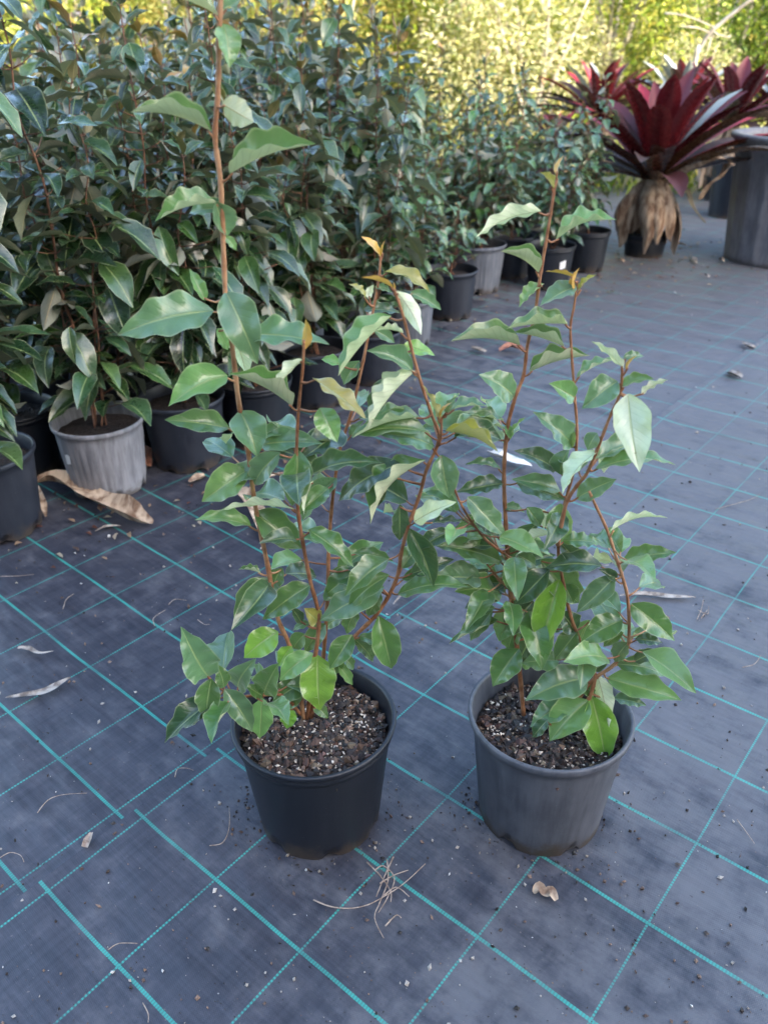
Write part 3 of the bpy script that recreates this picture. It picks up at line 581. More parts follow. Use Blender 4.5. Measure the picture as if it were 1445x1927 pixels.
# ------------------------------------------------------------------ the crowded rows behind
def proto_plant(seed, H, nst, spread, nleaf, Lm, thin=False):
    """a shrub grown from the pot centre: local mesh parts for copying"""
    rnd = random.Random(seed); parts = []
    for k in range(nst):
        a = rnd.uniform(0, 6.283); h = H * (1 if k == 0 else rnd.uniform(.65, .95)); sp = spread * (0.25 if k == 0 else rnd.uniform(.5, 1.))
        pts = [Vector((rnd.uniform(-.018, .018), rnd.uniform(-.018, .018), .155))]
        n = 9; x = y = 0.
        for i in range(1, n + 1):
            t = i / n
            x = math.cos(a) * sp * t ** .8 + rnd.uniform(-.012, .012); y = math.sin(a) * sp * t ** .8 + rnd.uniform(-.012, .012)
            pts.append(Vector((x, y, .155 + (h - .155) * t)))
        sm = smooth_path(pts, 3)
        mb = MB(); fo = MB(); r0 = .0046 if k == 0 else .0030
        tube(mb, sm, [r0 + (.0014 - r0) * i / (len(sm) - 1) for i in range(len(sm))], 6)
        az = rnd.uniform(0, 6.3)
        cnt = int(nleaf * h / H)
        for q in range(cnt):
            t = (q + rnd.uniform(.1, .9)) / cnt; t = .02 + .98 * t
            p = sm[min(len(sm) - 1, int(t * (len(sm) - 1)))]
            az += 2.4 + rnd.uniform(-.4, .4)
            side = rnd.random()
            ln = Lm * rnd.uniform(.5, 1.25) * (1 - .6 * max(0, t - .8) / .2)
            twig = Vector((math.cos(az), math.sin(az), rnd.uniform(.1, .6))).normalized() * ((rnd.uniform(.01, .03) if (t > .8 or rnd.random() < .4) else rnd.uniform(.03, .12)) * (1.0 - .5 * t))
            B = p + twig
            el = rnd.uniform(-1.15, .25) if t < .93 else rnd.uniform(.3, 1.2)
            az2 = az + rnd.uniform(-.5, .5)
            D = Vector((math.cos(az2) * math.cos(el), math.sin(az2) * math.cos(el), math.sin(el)))
            if B.z < .215 or (B + D * ln).z < .195: continue
            N = (Vector((0, 0, 1)) + Vector((rnd.uniform(-1, 1), rnd.uniform(-1, 1), 0)) * .45 + Vector((math.cos(az2), math.sin(az2), 0)) * .35).normalized()
            if rnd.random() < .06: N = -N
            young = t > .93
            r = rnd.random()
            kd = 'y' if (young and r < .16) else 'o' if (young and r < .5) else rnd.choice('nnssssddls')
            leaf(fo, B, B + D * ln, rnd.uniform(.46, .58), N, rnd.uniform(12, 34), rnd.uniform(.03, .13), rnd.uniform(.02, .035), rnd.uniform(0, 6.3), jit(tuple(c * (.45 if H > 1 else .85) for c in TOPS[kd]), .28, rnd), jit(tuple(c * .32 for c in UNDS[kd]), .14, rnd), 7, 2, rnd.uniform(1.6, 2.8))  # row leaf colours scaled down, deep shade of the gaps put into them
            tube(mb, [p, (p + B) / 2 - Vector((0, 0, .003)), B], [.0016, .0012, .0010], 4)
        parts.append((mb, fo))
    return parts
POT = {}
for key, m_, ribs, st in (('black', P_black, 0, 'double'), ('navy', P_navy, 0, 'single'), ('grey', P_grey, 36, 'single'), ('mid', P_mid, 36, 'single')):
    mb, rd = pot_mesh(.113, .091, .19, ribs=ribs, style=st, notches=7, seed=len(key), n=56 if not ribs else 108)
    POT[key] = (mb, m_, rd)
potmesh = {}; soilmesh = None
PROTO = []
def add_plant_proto(seed, H, nst, spread, nleaf, Lm):
    global soilmesh
    root = empty('potted_plant', (0, 0, 0), 0)
    key = 'black'
    mb, m_, rd = POT[key]
    p = own(root, mb.build('pot', m_)); potmesh[key] = p.data
    s = own(root, soil_mesh(rd(.16) - .002, .16, 9, n=28, rings=8).build('soil', M_soil))
    for smb, fmb in proto_plant(seed, H, nst, spread, nleaf, Lm):
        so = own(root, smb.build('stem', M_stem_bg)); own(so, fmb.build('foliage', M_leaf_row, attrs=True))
    return root
TALL = [add_plant_proto(100 + i, [1.16, 1.24, 1.1, 1.2, 1.05, 1.18][i], [3, 4, 3, 3, 4, 3][i], .17, [84, 74, 80, 88, 72, 80][i], .112) for i in range(6)]
SHORT = [add_plant_proto(200 + i, [.80, .92, .72, .86][i], [4, 3, 4, 3][i], .15, [74, 70, 66, 76][i], .074) for i in range(4)]
LOW = add_plant_proto(300, .44, 3, .12, 44, .062)
for key in POT:
    if key not in potmesh:
        mb, m_, rd = POT[key]
        me = mb.build('pot', m_); potmesh[key] = me.data; bpy.data.objects.remove(me)
used = set()
def place(src, x, y, rz, sc, potkey, label, group='potted shrubs crowded in nursery rows'):
    c = src if src.name not in used else copy_tree(src)
    used.add(src.name)
    c.location = (x, y, .003); c.rotation_euler = (0, 0, rz); c.scale = (1, 1, sc) if False else (sc, sc, sc)
    for ch in kids[c.name]:
        if ch.name.startswith('pot'): ch.data = potmesh[potkey]; 
        if ch.name.startswith('pot') or ch.name.startswith('soil'): pass
    tag(c, label, 'potted plant', group); return c
# front edge of the block: picked out one by one
front = [
 (-28, 1030, 'navy', 'T', 2.1, 1.05, 'leafy shrub in dark blue pot cut by the left edge of the photo'),
 (190, 945, 'grey', 'T', .3, 1.0, 'tall shrub in faded pale grey ribbed pot with small white sticker'),
 (345, 893, 'navy', 'T', 1.2, 1.0, 'tall shrub in dark pot just right of the pale grey ribbed pot'),
 (480, 848, 'black', 'T', 4.2, .95, 'tall shrub in black pot half hidden behind the tallest foreground stem'),
 (595, 775, 'navy', 'T', 5.1, .95, 'tall shrub whose dark bluish pot shows between the foreground plant stems'),
 (700, 730, 'navy', 'T', .9, .9, 'shrub in dark pot behind the curled leaves of the left foreground plant'),
 (848, 605, 'navy', 'L', 2.2, 1.0, 'low sparse shrub in dark blue pot standing out at front of the row'),
 (900, 555, 'mid', 'S', 3.3, 1.1, 'shrub in ribbed grey pot directly behind the low sparse one'),
 (962, 527, 'navy', 'S', 1.0, 1.0, 'shrub in dark pot squeezed between ribbed grey pot and the stickered black pot'),
 (1036, 548, 'black', 'S', 5.5, 1.0, 'shrub in black pot with white label stuck on its side'),
 (1105, 515, 'black', 'S', .4, 1.0, 'thin shrub in black pot next to the red bromeliad')]
fpts = []; nT = nS = 0
for (u, v, key, kd, rz, sc, lab) in front:
    gp = on_ground(u, v); x, y = gp.x, gp.y + .09
    fpts.append(Vector((x, y)))
    if kd == 'L': src = LOW
    elif kd == 'T': src = TALL[nT % 6]; nT += 1
    else: src = SHORT[nS % 4]; nS += 1
    place(src, x, y, rz, sc, key, lab)
def project(p):
    d = p - EYE; z = d.dot(fwd)
    return 722.5 + FPX * d.dot(RT) / z, 963.5 - FPX * d.dot(UP) / z
rnd = random.Random(5)
spotof = ['the dark blue pot cut by the left edge', 'the pale grey ribbed pot', 'the dark pot beside the pale grey one', 'the black pot half hidden by the tallest stem', 'the bluish pot between the stems', 'the pot with curled leaves before it', 'the low sparse shrub', 'the ribbed grey pot at right', 'the squeezed dark pot', 'the black pot with the white label', 'the thin shrub by the bromeliad']
named = set()
line = [fpts[0] + Vector((-.2, -.28))] + [fpts[i] for i in (0, 1, 2, 4, 6, 8, 10)]
occ = list(fpts); rows = 0
lens = [0]
for a, b in zip(line, line[1:]): lens.append(lens[-1] + (b - a).length)
def along(s):
    for i in range(len(lens) - 1):
        if s <= lens[i + 1]: return line[i].lerp(line[i + 1], (s - lens[i]) / (lens[i + 1] - lens[i]))
    return line[-1] + (line[-1] - line[-2]).normalized() * (s - lens[-1])
nrm = Vector((-.72, .69)); cnt = 0
for k in range(0, 12):
    s = -.0 if k % 2 else .13
    while s < lens[-1] + .9:
        p = along(s) + nrm * (.255 * k) + Vector((rnd.uniform(-.03, .03), rnd.uniform(-.03, .03)))
        s += .275
        if p.y > 5.4 or min((p - q).length for q in occ) < .215: continue
        u, v = project(Vector((p.x, p.y, .9))); ub, vb = project(Vector((p.x, p.y, 0)))
        if u < -170 or ub > 1115 or ub > 1075 and k < 3: continue
        tall = u < 650 + rnd.uniform(-60, 90)
        if k > 7 and rnd.random() < .3: continue
        occ.append(p); cnt += 1
        src = rnd.choice(TALL if tall else SHORT)
        lab = 'tall leafy shrub in a dark pot, deep inside the crowded rows behind' if tall else 'short fine leaved shrub in a dark pot, deep in the rows near the bromeliads'
        grp = 'tall shrubs deep in the rows' if tall else 'short shrubs deep in the rows'
        near = min(range(len(fpts)), key=lambda i: (fpts[i] + nrm * .255 * min(k, 4) - p).length)
        if k <= 4 and (k, near) not in named and k > 0:
            named.add((k, near)); lab = ('tall' if tall else 'short') + ' shrub ' + {1: 'one row', 2: 'two rows', 3: 'three rows', 4: 'four rows'}[k] + ' behind ' + spotof[near]
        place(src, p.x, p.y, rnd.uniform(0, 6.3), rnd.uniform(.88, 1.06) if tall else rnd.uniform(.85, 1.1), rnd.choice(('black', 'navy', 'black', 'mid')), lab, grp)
print('background plants', cnt)
# stickers on two pots
def sticker(root_xy, rz, z, w, h, tilt, lab):
    mb = MB(); r = .1055
    n = 5
    g0 = []
    for i in range(n + 1):
        a = (i / n - .5) * w / r
        g0.append([mb.vert(((r + .0012) * math.sin(a), -(r + .0012) * math.cos(a) , zz + (i / n - .5) * w * tilt)) for zz in (-h / 2, h / 2)])
    for a, b in zip(g0, g0[1:]): mb.face((a[0], b[0], b[1], a[1]))
    o = mb.build('sticker', M_tag); return o
for (i, az, z, w, h) in ((1, -.62, .115, .018, .026), (9, .42, .115, .030, .034)):
    x, y = fpts[i]
    root = min((o for o in bpy.data.objects if o.type == 'EMPTY' and o.get('category') == 'potted plant'), key=lambda o: (o.location.x - x) ** 2 + (o.location.y - y) ** 2)
    s = sticker((x, y), 0, z, w, h, .25, ''); s.location = (0, 0, z); s.rotation_euler = (0, 0, az - root.rotation_euler.z); own(root, s)
    rr = .091 + (.113 * .965 - .091) * (z / .19)
    k = (rr + .0022) / .1067; s.scale = (k, k, 1)

# ------------------------------------------------------------------ bromeliads
def brom_leaf(mb, base, az, el, L, W, droop, top, und, n=12, rnd=random):
    a = Vector((math.cos(az), math.sin(az), 0)); z = Vector((0, 0, 1)); s = Vector((-math.sin(az), math.cos(az), 0))
    p = Vector(base); rows = []; e = el
    for i in range(n + 1):
        t = i / n
        d = a * math.cos(e) + z * math.sin(e); nn = -a * math.sin(e) + z * math.cos(e)
        w = W * (.55 + .45 * min(1, t * 3)) * (1 - max(0, t - .72) ** 1.7 * 8.2) if t > .72 else W * (.55 + .45 * min(1, t * 3))
        w = max(w, .002)
        rows.append([mb.vert(p + s * (w * u) + nn * (abs(u) ** 1.6 * w * .42), (u * .5 + .5, t), top, und) for u in (-1, -.6, -.25, 0, .25, .6, 1)])
        p = p + d * (L / n); e -= droop / n * (.4 + 1.2 * t)
    for r0, r1 in zip(rows, rows[1:]):
        for j in range(6): mb.face((r0[j], r0[j + 1], r1[j + 1], r1[j]))
    # face order above gives the upper side outward (towards nn reversed) -> flip
    return
def bromeliad(loc, size, label, seed, trunk=True, grey=.22, nleaf=40, skirt=0.34):
    rnd = random.Random(seed); root = empty('bromeliad', loc, 0, label, 'bromeliad', 'red bromeliads beside the path')
    mb = MB(); az = 0
    for k in range(nleaf):
        t = k / nleaf; az += 2.399 + rnd.uniform(-.15, .15)
        el = R(12 + 66 * t) + rnd.uniform(-.08, .08); L = size * (.98 - .38 * t) * rnd.uniform(.9, 1.08)
        red = rnd.choice([(.11, .007, .014), (.07, .005, .010), (.26, .010, .022), (.045, .006, .008)])
        if .35 < t < .82 and rnd.random() < grey: top = (.30, .33, .31)  # pale grey tops paint in the sheen of light from above
        else: top = red
        if t < .25: top = rnd.choice([(.07, .012, .010), (.055, .022, .012), (.09, .05, .02)])
        und = rnd.choice([(.09, .010, .014), (.05, .008, .010), (.22, .24, .22) if seed != 3 else (.10, .012, .016)] if t > .45 else [(.05, .012, .010), (.035, .014, .010), (.07, .03, .016)])
        brom_leaf(mb, (0, 0, skirt + .02), az, el, L, size * rnd.uniform(.052, .074), R(40) * (1 - .5 * t), und, top, rnd=rnd)
    own(root, mb.build('rosette', M_brom, attrs=True))
    if trunk:
        mb = MB()                            # dead straps hanging round the stump, narrowing to the ground
        for k in range(19):
            a = k * 6.283 / 19 + rnd.uniform(-.3, .3); L = skirt * rnd.uniform(.75, 1.12); W = rnd.uniform(.022, .046); out = rnd.uniform(.06, .17)
            d = Vector((math.cos(a), math.sin(a), 0)); s = Vector((-math.sin(a), math.cos(a), 0)); rows = []; tw = rnd.uniform(-.9, .9)
            for i in range(11):
                t = i / 10; rr = .055 + out * math.sin(min(1, t * 1.15) * math.pi * .62) - .03 * t
                w = W * (.75 + .6 * math.sin(t * 2.2)) * (1 - .85 * t ** 4); z = skirt + .04 - L * t
                sd = (s * math.cos(tw * t) + d * math.sin(tw * t))
                rows.append([mb.vert(d * (rr - abs(u) ** 1.5 * w * .75 + .005 * math.cos(11 * u + k)) + sd * (w * u) + s * (.035 * math.sin(k * 1.7) * t) + Vector((0, 0, max(z, .008 + .01 * abs(u)))), (u, t)) for u in (-1, -.6, -.2, .2, .6, 1)])
            for p0, p1 in zip(rows, rows[1:]):
                for j in range(5): mb.face((p0[j], p0[j + 1], p1[j + 1], p1[j]))
        own(root, mb.build('dead_leaf_skirt', M_dead))
    return root
b0 = on_ground(1222, 488) + Vector((0, .12, 0))
main_b = bromeliad((b0.x, b0.y, 0), .84, 'large dark red bromeliad with pale dead leaves hanging round its stump', 3, grey=.30)
# pot, one drooping dried leaf and one long arching brown leaf of the same plant
mb, rd = pot_mesh(.115, .10, .11, notches=0, seed=4, soil=.09, n=40); own(main_b, mb.build('pot', P_black)); own(main_b, soil_mesh(.095, .09, 2, n=24, rings=5).build('soil', M_soil))
def strap(path, widths, name, m_, parent=None, thick=.0, origin=Vector((0, 0, 0)), flip=False, curlk=.35, ref=None):
    sm = smooth_path(path, 5); mb = MB(); rows = []
    n = len(sm)
    for i, p in enumerate(sm):
        d = (sm[min(i + 1, n - 1)] - sm[max(0, i - 1)]).normalized(); up = Vector((0, 0, 1)) if ref is None else ref
        s = d.cross(up)
        s = s.normalized() if s.length > .01 else Vector((1, 0, 0)); nn = s.cross(d)
        f = i / (n - 1) * (len(widths) - 1); k = min(int(f), len(widths) - 2); w = widths[k] + (widths[k + 1] - widths[k]) * (f - k)
        rows.append([mb.vert(p - origin + s * (w * u) + nn * (w * curlk * (u * u) * (1 + .5 * math.sin(i * .35)) + w * .10 * math.sin(i * .6 + u * 4)), (u * .5 + .5, i / n)) for u in (-1, -.6, -.2, .2, .6, 1)])
    for a, b in zip(rows, rows[1:]):
        for j in range(5): mb.face((a[j], b[j], b[j + 1], a[j + 1]))
    return mb.build(name, m_, parent)
def rel(u, v, Y): return at_depth(u, v, Y)
bo = Vector((b0.x, b0.y, 0)); Yb = b0.y
o = strap([bo + Vector((.06, -.05, .36)), rel(1300, 320, Yb - .25), rel(1350, 300, Yb - .3), rel(1372, 305, Yb - .3), rel(1360, 330, Yb - .3), rel(1335, 350, Yb - .28), rel(1318, 375, Yb - .25)], [.03, .035, .035, .03, .03, .028, .015], 'dried_leaf', M_dead, origin=bo); own(main_b, o)
o = strap([bo + Vector((.1, -.05, .33)), rel(1288, 355, Yb - .1), rel(1300, 385, Yb - .15), rel(1318, 410, Yb - .18), rel(1326, 420, Yb - .2)], [.012, .017, .017, .015, .005], 'withered_leaf', simple('withered_olive', (.10, .085, .05), (.20, .17, .11), 20, .7), origin=bo); own(main_b, o)
for (u, v, sz, sk, seed, gr, lab) in ((1350, 375, .72, .44, 7, .35, 'red bromeliad with upright scarlet leaves behind the big grey pot'),
                                      (1262, 345, .66, .48, 9, .85, 'silvery grey bromeliad behind the large dark red one'),
                                      (1112, 345, .70, .44, 12, .4, 'small red and grey bromeliad rising left of the large dark red one'),
                                      (1440, 345, .6, .45, 15, .5, 'red bromeliad at the right edge of the photo, farthest back'),
                                      (1035, 370, .42, .30, 18, .1, 'dark red bromeliad half hidden among the short shrubs')):
    p = on_ground(u, v); r_ = bromeliad((p.x, p.y, 0), sz, lab, seed, True, gr, 34, sk)
    mb, rd = pot_mesh(.12, .10, .16, notches=0, seed=4, soil=.1, n=32); own(r_, mb.build('pot', P_black))
# ------------------------------------------------------------------ big grey tub and the black pot behind it
gt = on_ground(1475, 506); RB = .255
tub = empty('plant_tub', (gt.x + .05, gt.y + RB * .85, 0), 0, 'large weathered grey ribbed tub with rolled rim at the right edge', 'tub')
mb = MB(); n = 120; Ht = .60
P = [(0, 0), (.012, .004), (.03, .004), (.06, 0), (.3, 0), (Ht - .08, 0), (Ht - .075, .012), (Ht - .03, .016), (Ht - .025, .03), (Ht - .01, .036), (Ht, .03), (Ht, .0), (Ht - .03, -.006), (Ht - .2, -.012), (.2, -.02)]
rws = []
for z, dr in P:
    row = []
    for k in range(n):
        a = 2 * math.pi * k / n; r = RB + .045 * z / Ht + dr
        if .035 < z < Ht - .077 and dr == 0:
            r += .006 * max(-.3, min(1, math.sin(a * 20) * 2.2))
        row.append(mb.vert((r * math.cos(a), r * math.sin(a), z)))
    rws.append(row)
for a, b in zip(rws, rws[1:]):
    for k in range(n): mb.face((a[k], a[(k + 1) % n], b[(k + 1) % n], b[k]))
mb.face(rws[-1])
own(tub, mb.build('body', P_big))
mb = MB()                                   # grip lip moulded under the rim
ga = math.atan2(-1, -.42)
pr = []
for i in range(13):
    a = ga + (i / 12 - .5) * .62; sag = math.sin(math.pi * i / 12) ** .5
    r = RB + .045 + .018
    pr.append([mb.vert(((r + d_) * math.cos(a), (r + d_) * math.sin(a), Ht - .024 - s_ * sag)) for d_, s_ in ((.012, -.006), (.026 , .012), (.024, .050), (0.0, .062), (-.02, .055))])
for a, b in zip(pr, pr[1:]):
    for j in range(4): mb.face((a[j], b[j], b[j + 1], a[j + 1]))
own(tub, mb.build('handle', P_grey))
p = on_ground(1355, 412); mb, rd = pot_mesh(.15, .12, .34, notches=0, seed=8, n=40)
bp = empty('plant_pot', (p.x + .08, p.y + .1, 0), 0, 'tall empty black pot standing behind the big grey tub', 'pot'); own(bp, mb.build('body', P_black)); own(bp, soil_mesh(.12, .28, 3, n=24, rings=5).build('soil', M_soil))

# ------------------------------------------------------------------ litter on the mat
def gz(u, v): return on_ground(u, v, .006)
def dry_leaf(name, path, widths, m_, label, cat='dry leaf', curlk=.45, lift=.004):
    pts = [gz(u, v) + Vector((0, 0, lift + (h if len(r) else 0))) for (u, v, *r) in path for h in (r[0] if r else 0,)]
    c = sum(pts, Vector()) / len(pts); c.z = .006
    o = strap(pts, widths, name, m_, origin=c, curlk=curlk); o.location = c; tag(o, label, cat); return o
dry_leaf('dry_leaf', [(75, 932, .03), (110, 930, .035), (150, 940, .03), (190, 955, .02), (225, 975, .012), (255, 985, .006), (288, 990, .003)], [.012, .018, .024, .026, .03, .028, .008], M_dead, 'large curled tan dead leaf lying in front of the pale grey ribbed pot', curlk=.9)
dry_leaf('dry_leaf', [(75, 935, .025), (85, 960, .012), (88, 975, 0)], [.005, .009, .002], M_dead, 'shrivelled tan scrap hanging beside the large curled leaf')
dry_leaf('dry_leaf', [(180, 1003), (200, 995), (228, 992)], [.001, .006, .002], M_strip, 'small pale sliver just below the large curled leaf')
dry_leaf('dry_leaf', [(12, 1316), (45, 1313), (75, 1308), (105, 1295), (135, 1278)], [.001, .006, .007, .009, .001], M_strip, 'pale torn strip lying across the teal lines at the left edge')
dry_leaf('dry_leaf', [(35, 1222), (55, 1225), (75, 1232), (102, 1228)], [.003, .006, .003, .001], M_strip, 'short whitish scrap left of the lines above the torn strip')
dry_leaf('dry_leaf', [(1165, 1124), (1200, 1122), (1240, 1124), (1275, 1126), (1308, 1127)], [.001, .007, .007, .006, .001], M_strip, 'long grey bleached strip right of the shorter foreground plant')
dry_leaf('dry_leaf', [(1062, 1078), (1085, 1075), (1115, 1070), (1145, 1066)], [.002, .006, .006, .001], M_strip, 'pale scrap seen through the right foreground plant')
dry_leaf('dry_leaf', [(922, 854, .004), (935, 866, .010), (955, 868, .004), (978, 878, .008), (1000, 880)], [.014, .024, .014, .018, .002], M_white, 'bright white dry leaf behind the thin right stem')
dry_leaf('dry_leaf', [(885, 656), (900, 661), (914, 664)], [.008, .014, .006], M_strip, 'small cream leaf left of the red brown one on the path')
dry_leaf('dry_leaf', [(940, 664, .004), (962, 658, .008), (985, 664, .003)], [.006, .022, .008], M_red, 'red brown dry leaf on the path behind the plants')
dry_leaf('dry_leaf', [(1368, 703), (1380, 708), (1395, 712)], [.012, .022, .008], M_strip, 'cream coloured crumpled leaf by the mat seam')
dry_leaf('dry_leaf', [(1395, 645), (1405, 653), (1420, 657)], [.004, .014, .008], M_strip, 'tan leaf farther up the seam near the right edge')
dry_leaf('dry_leaf', [(432, 938, .01), (455, 945, .02), (480, 965, .015), (500, 1000, .006), (508, 1020)], [.006, .02, .018, .02, .006], M_dead, 'crumpled orange brown leaf behind the tallest stem')
dry_leaf('dry_leaf', [(358, 910), (375, 903), (388, 898)], [.006, .016, .008], M_dead, 'small tan leaf at the foot of the dark pot')
dry_leaf('dry_leaf', [(470, 925, .004), (505, 908, .01), (535, 895, .004)], [.003, .007, .003], M_dead, 'narrow tan strip between the foreground stems')
dry_leaf('dry_leaf', [(265, 850, .01), (275, 862, .01), (283, 880, 0)], [.008, .02, .006], M_red, 'dark red leaf between the pale and the dark pot')
dry_leaf('dry_leaf', [(1003, 1684), (1013, 1680, .005), (1024, 1688, .002), (1034, 1686, .006), (1045, 1698)], [.002, .008, .004, .008, .003], M_dead, 'pinkish tan crumpled leaf below the right foreground pot')
dry_leaf('dry_leaf', [(162, 1598), (168, 1588, .003), (174, 1570)], [.005, .006, .002], M_twig, 'small brown seed scrap beside the mat seam')
dry_leaf('dry_leaf', [(740, 1140), (760, 1120), (790, 1105), (800, 1090)], [.001, .004, .003, .001], M_strip, 'thin pale strip on the mat between the two foreground plants')
for (u, v, du, dv, w, m_, lab) in ((1300, 485, 10, 12, .012, M_strip, 'small tan leaf between the bromeliad and the tub'), (1352, 490, 9, 3, .012, M_dead, 'little brown leaf touching the foot of the tub'),
                                   (1262, 462, 30, 2, .015, M_dead, 'flat brown leaf right of the bromeliad stump'), (1130, 470, -20, 5, .02, M_dead, 'brown dead leaf left of the bromeliad stump'),
                                   (1160, 492, 14, 3, .014, M_dead, 'reddish tan leaf fallen in front of the bromeliad stump'), (1308, 458, 3, 6, .014, M_strip, 'pale leaf farther back between the bromeliad and tub'), (990, 500, 6, 12, .012, M_dead, 'brown leaf caught between the back pots'), (1325, 520, 8, 3, .01, M_strip, 'tiny cream leaf on the path left of the tub')):
    dry_leaf('dry_leaf', [(u, v), (u + du * .5, v + dv * .5, .006), (u + du, v + dv)], [w * .4, w, w * .3], m_, lab)

def twig(paths, label, r=.0009, name='twig', cat='twig', m_=None):
    mb = MB(); P0 = gz(*paths[0][0][:2])
    for path in paths:
        pts = [gz(q[0], q[1]) - P0 + Vector((0, 0, .001 + (q[2] if len(q) > 2 else .002))) for q in path]
        sm = smooth_path(pts, 4); tube(mb, sm, [r * (1 - .5 * i / len(sm)) for i in range(len(sm))], 5)
    o = mb.build(name, m_ or M_twig); o.location = P0; tag(o, label, cat); return o
twig([[(590, 1696), (620, 1708), (655, 1712), (690, 1706), (722, 1690), (760, 1665), (800, 1628)], [(690, 1625), (715, 1650), (735, 1680), (735, 1700)], [(728, 1620), (730, 1660), (715, 1700), (705, 1730), (722, 1768)],
      [(705, 1640), (722, 1632), (742, 1655), (730, 1690), (712, 1720)], [(740, 1615), (722, 1655), (708, 1690)], [(715, 1665), (740, 1650), (768, 1640)], [(720, 1690), (745, 1672), (770, 1690)], [(725, 1745), (745, 1725), (755, 1730)]], 'tangle of thin dry needles on the line between the two pots', .0011, 'needle_tangle', 'needles')
for path, lab in (([(72, 1532), (92, 1508), (120, 1498), (165, 1495)], 'curved thin needle near the left seam end'), ([(395, 1594), (420, 1588), (432, 1560), (432, 1522)], 'hooked needle left of the black pot'),
                  ([(330, 1465), (335, 1450), (352, 1448), (365, 1452)], 'short bent needle left of the black pot rim'), ([(0, 1618), (20, 1607), (40, 1612), (47, 1625)], 'curved needle at the left edge by the seam'),
                  ([(0, 1087), (35, 1086), (65, 1083)], 'straight needle near the dark blue pot'), ([(120, 1148), (126, 1130), (140, 1120)], 'short curved needle in the upper left squares'), ([(292, 1180), (290, 1165), (312, 1150)], 'hooked needle between the left squares'),
                  ([(318, 1140), (330, 1130), (352, 1132)], 'small arched needle next to the hooked one'), ([(372, 1168), (385, 1177), (395, 1177)], 'tiny needle near the lowest left leaves'), ([(1395, 1258), (1418, 1252), (1430, 1235)], 'bent pale needle near the right edge'),
                  ([(1385, 1545), (1398, 1562), (1418, 1590)], 'curved needle low at the right edge'), ([(205, 1790), (225, 1778), (260, 1778)], 'thin needle crossing the thick line bottom left'), ([(270, 1890), (280, 1910), (280, 1927)], 'needle at the bottom edge left'),
                  ([(1345, 960), (1410, 942), (1430, 930)], 'pale needle in the right hand squares')):
    twig([path], lab, .0008)
twig([[(1310, 1168), (1318, 1150), (1322, 1130)], [(1312, 1150), (1330, 1158), (1332, 1142)], [(1318, 1165), (1330, 1150)]], 'small branched twig right of the grey bleached strip', .0009)
rnd = random.Random(77)                      # crumbs of bark, grit and seed too many to count
for nm, m_, cntt, lab in (('bark_crumbs', M_chip, 2600, None),):
    mb = MB()
    for _ in range(cntt):
        u = rnd.uniform(-60, 1500); v = 430 + 1560 * rnd.random() ** 1.3
        q = gz(u, v)
        if q.y > 6.5: continue
        if any((Vector((q.x, q.y)) - Vector((pp.x, pp.y))).length < .1 for pp in (posL, posR)): continue
        s = rnd.choice((.0006, .0008, .001, .001, .0014, .002, .003)) * (1 + .25 * q.y)
        c = rnd.choice([(.03, .02, .016), (.12, .07, .05), (.22, .14, .10), (.4, .35, .3), (.05, .035, .028), (.6, .57, .52) if rnd.random() < .35 else (.02, .016, .013)])
        chunk(mb, (q.x, q.y, .0045 + s * .3), s, rnd, c)
    for pp in (posL, posR):                  # potting mix spilled round the two front pots
        for _ in range(230):
            a = rnd.uniform(0, 6.283); rr = .086 + abs(rnd.gauss(0, .032)); s = rnd.choice((.0007, .001, .0014, .002, .003))
            c = rnd.choice([(.03, .02, .016), (.06, .036, .027), (.10, .06, .042), (.02, .016, .013), (.3, .24, .18)])
            chunk(mb, (pp.x + rr * math.cos(a), pp.y + rr * math.sin(a), .0045 + s * .3), s, rnd, c)
    o = mb.build(nm, m_, smooth=False, attrs=True); o['kind'] = 'stuff'
mb = MB()                                    # leaf bits gathered by the row of pots and the bromeliads
for _ in range(520):
    k = rnd.random()
    if k < .6:
        a = fpts[rnd.randrange(len(fpts))]; q = Vector((a.x + rnd.gauss(.08, .14), a.y + rnd.gauss(-.1, .13), .005))
        if (Vector((q.x, q.y)) - a).length < .1: continue
    else: q = Vector((b0.x + rnd.gauss(0, .3), b0.y + rnd.gauss(-.1, .3), .005))
    L = rnd.uniform(.006, .028); az = rnd.uniform(0, 6.3); c = rnd.choice([(.2, .12, .08), (.3, .2, .13), (.12, .05, .035), (.4, .33, .25), (.09, .06, .05)])
    leaf(mb, q, q + Vector((math.cos(az) * L, math.sin(az) * L, rnd.uniform(0, .005))), .5, Vector((rnd.uniform(-.4, .4), rnd.uniform(-.4, .4), 1)), 20, .1, .06, rnd.uniform(0, 6), c, c, 4, 1)
o = mb.build('leaf_crumbs', M_bush, attrs=True); o['kind'] = 'stuff'
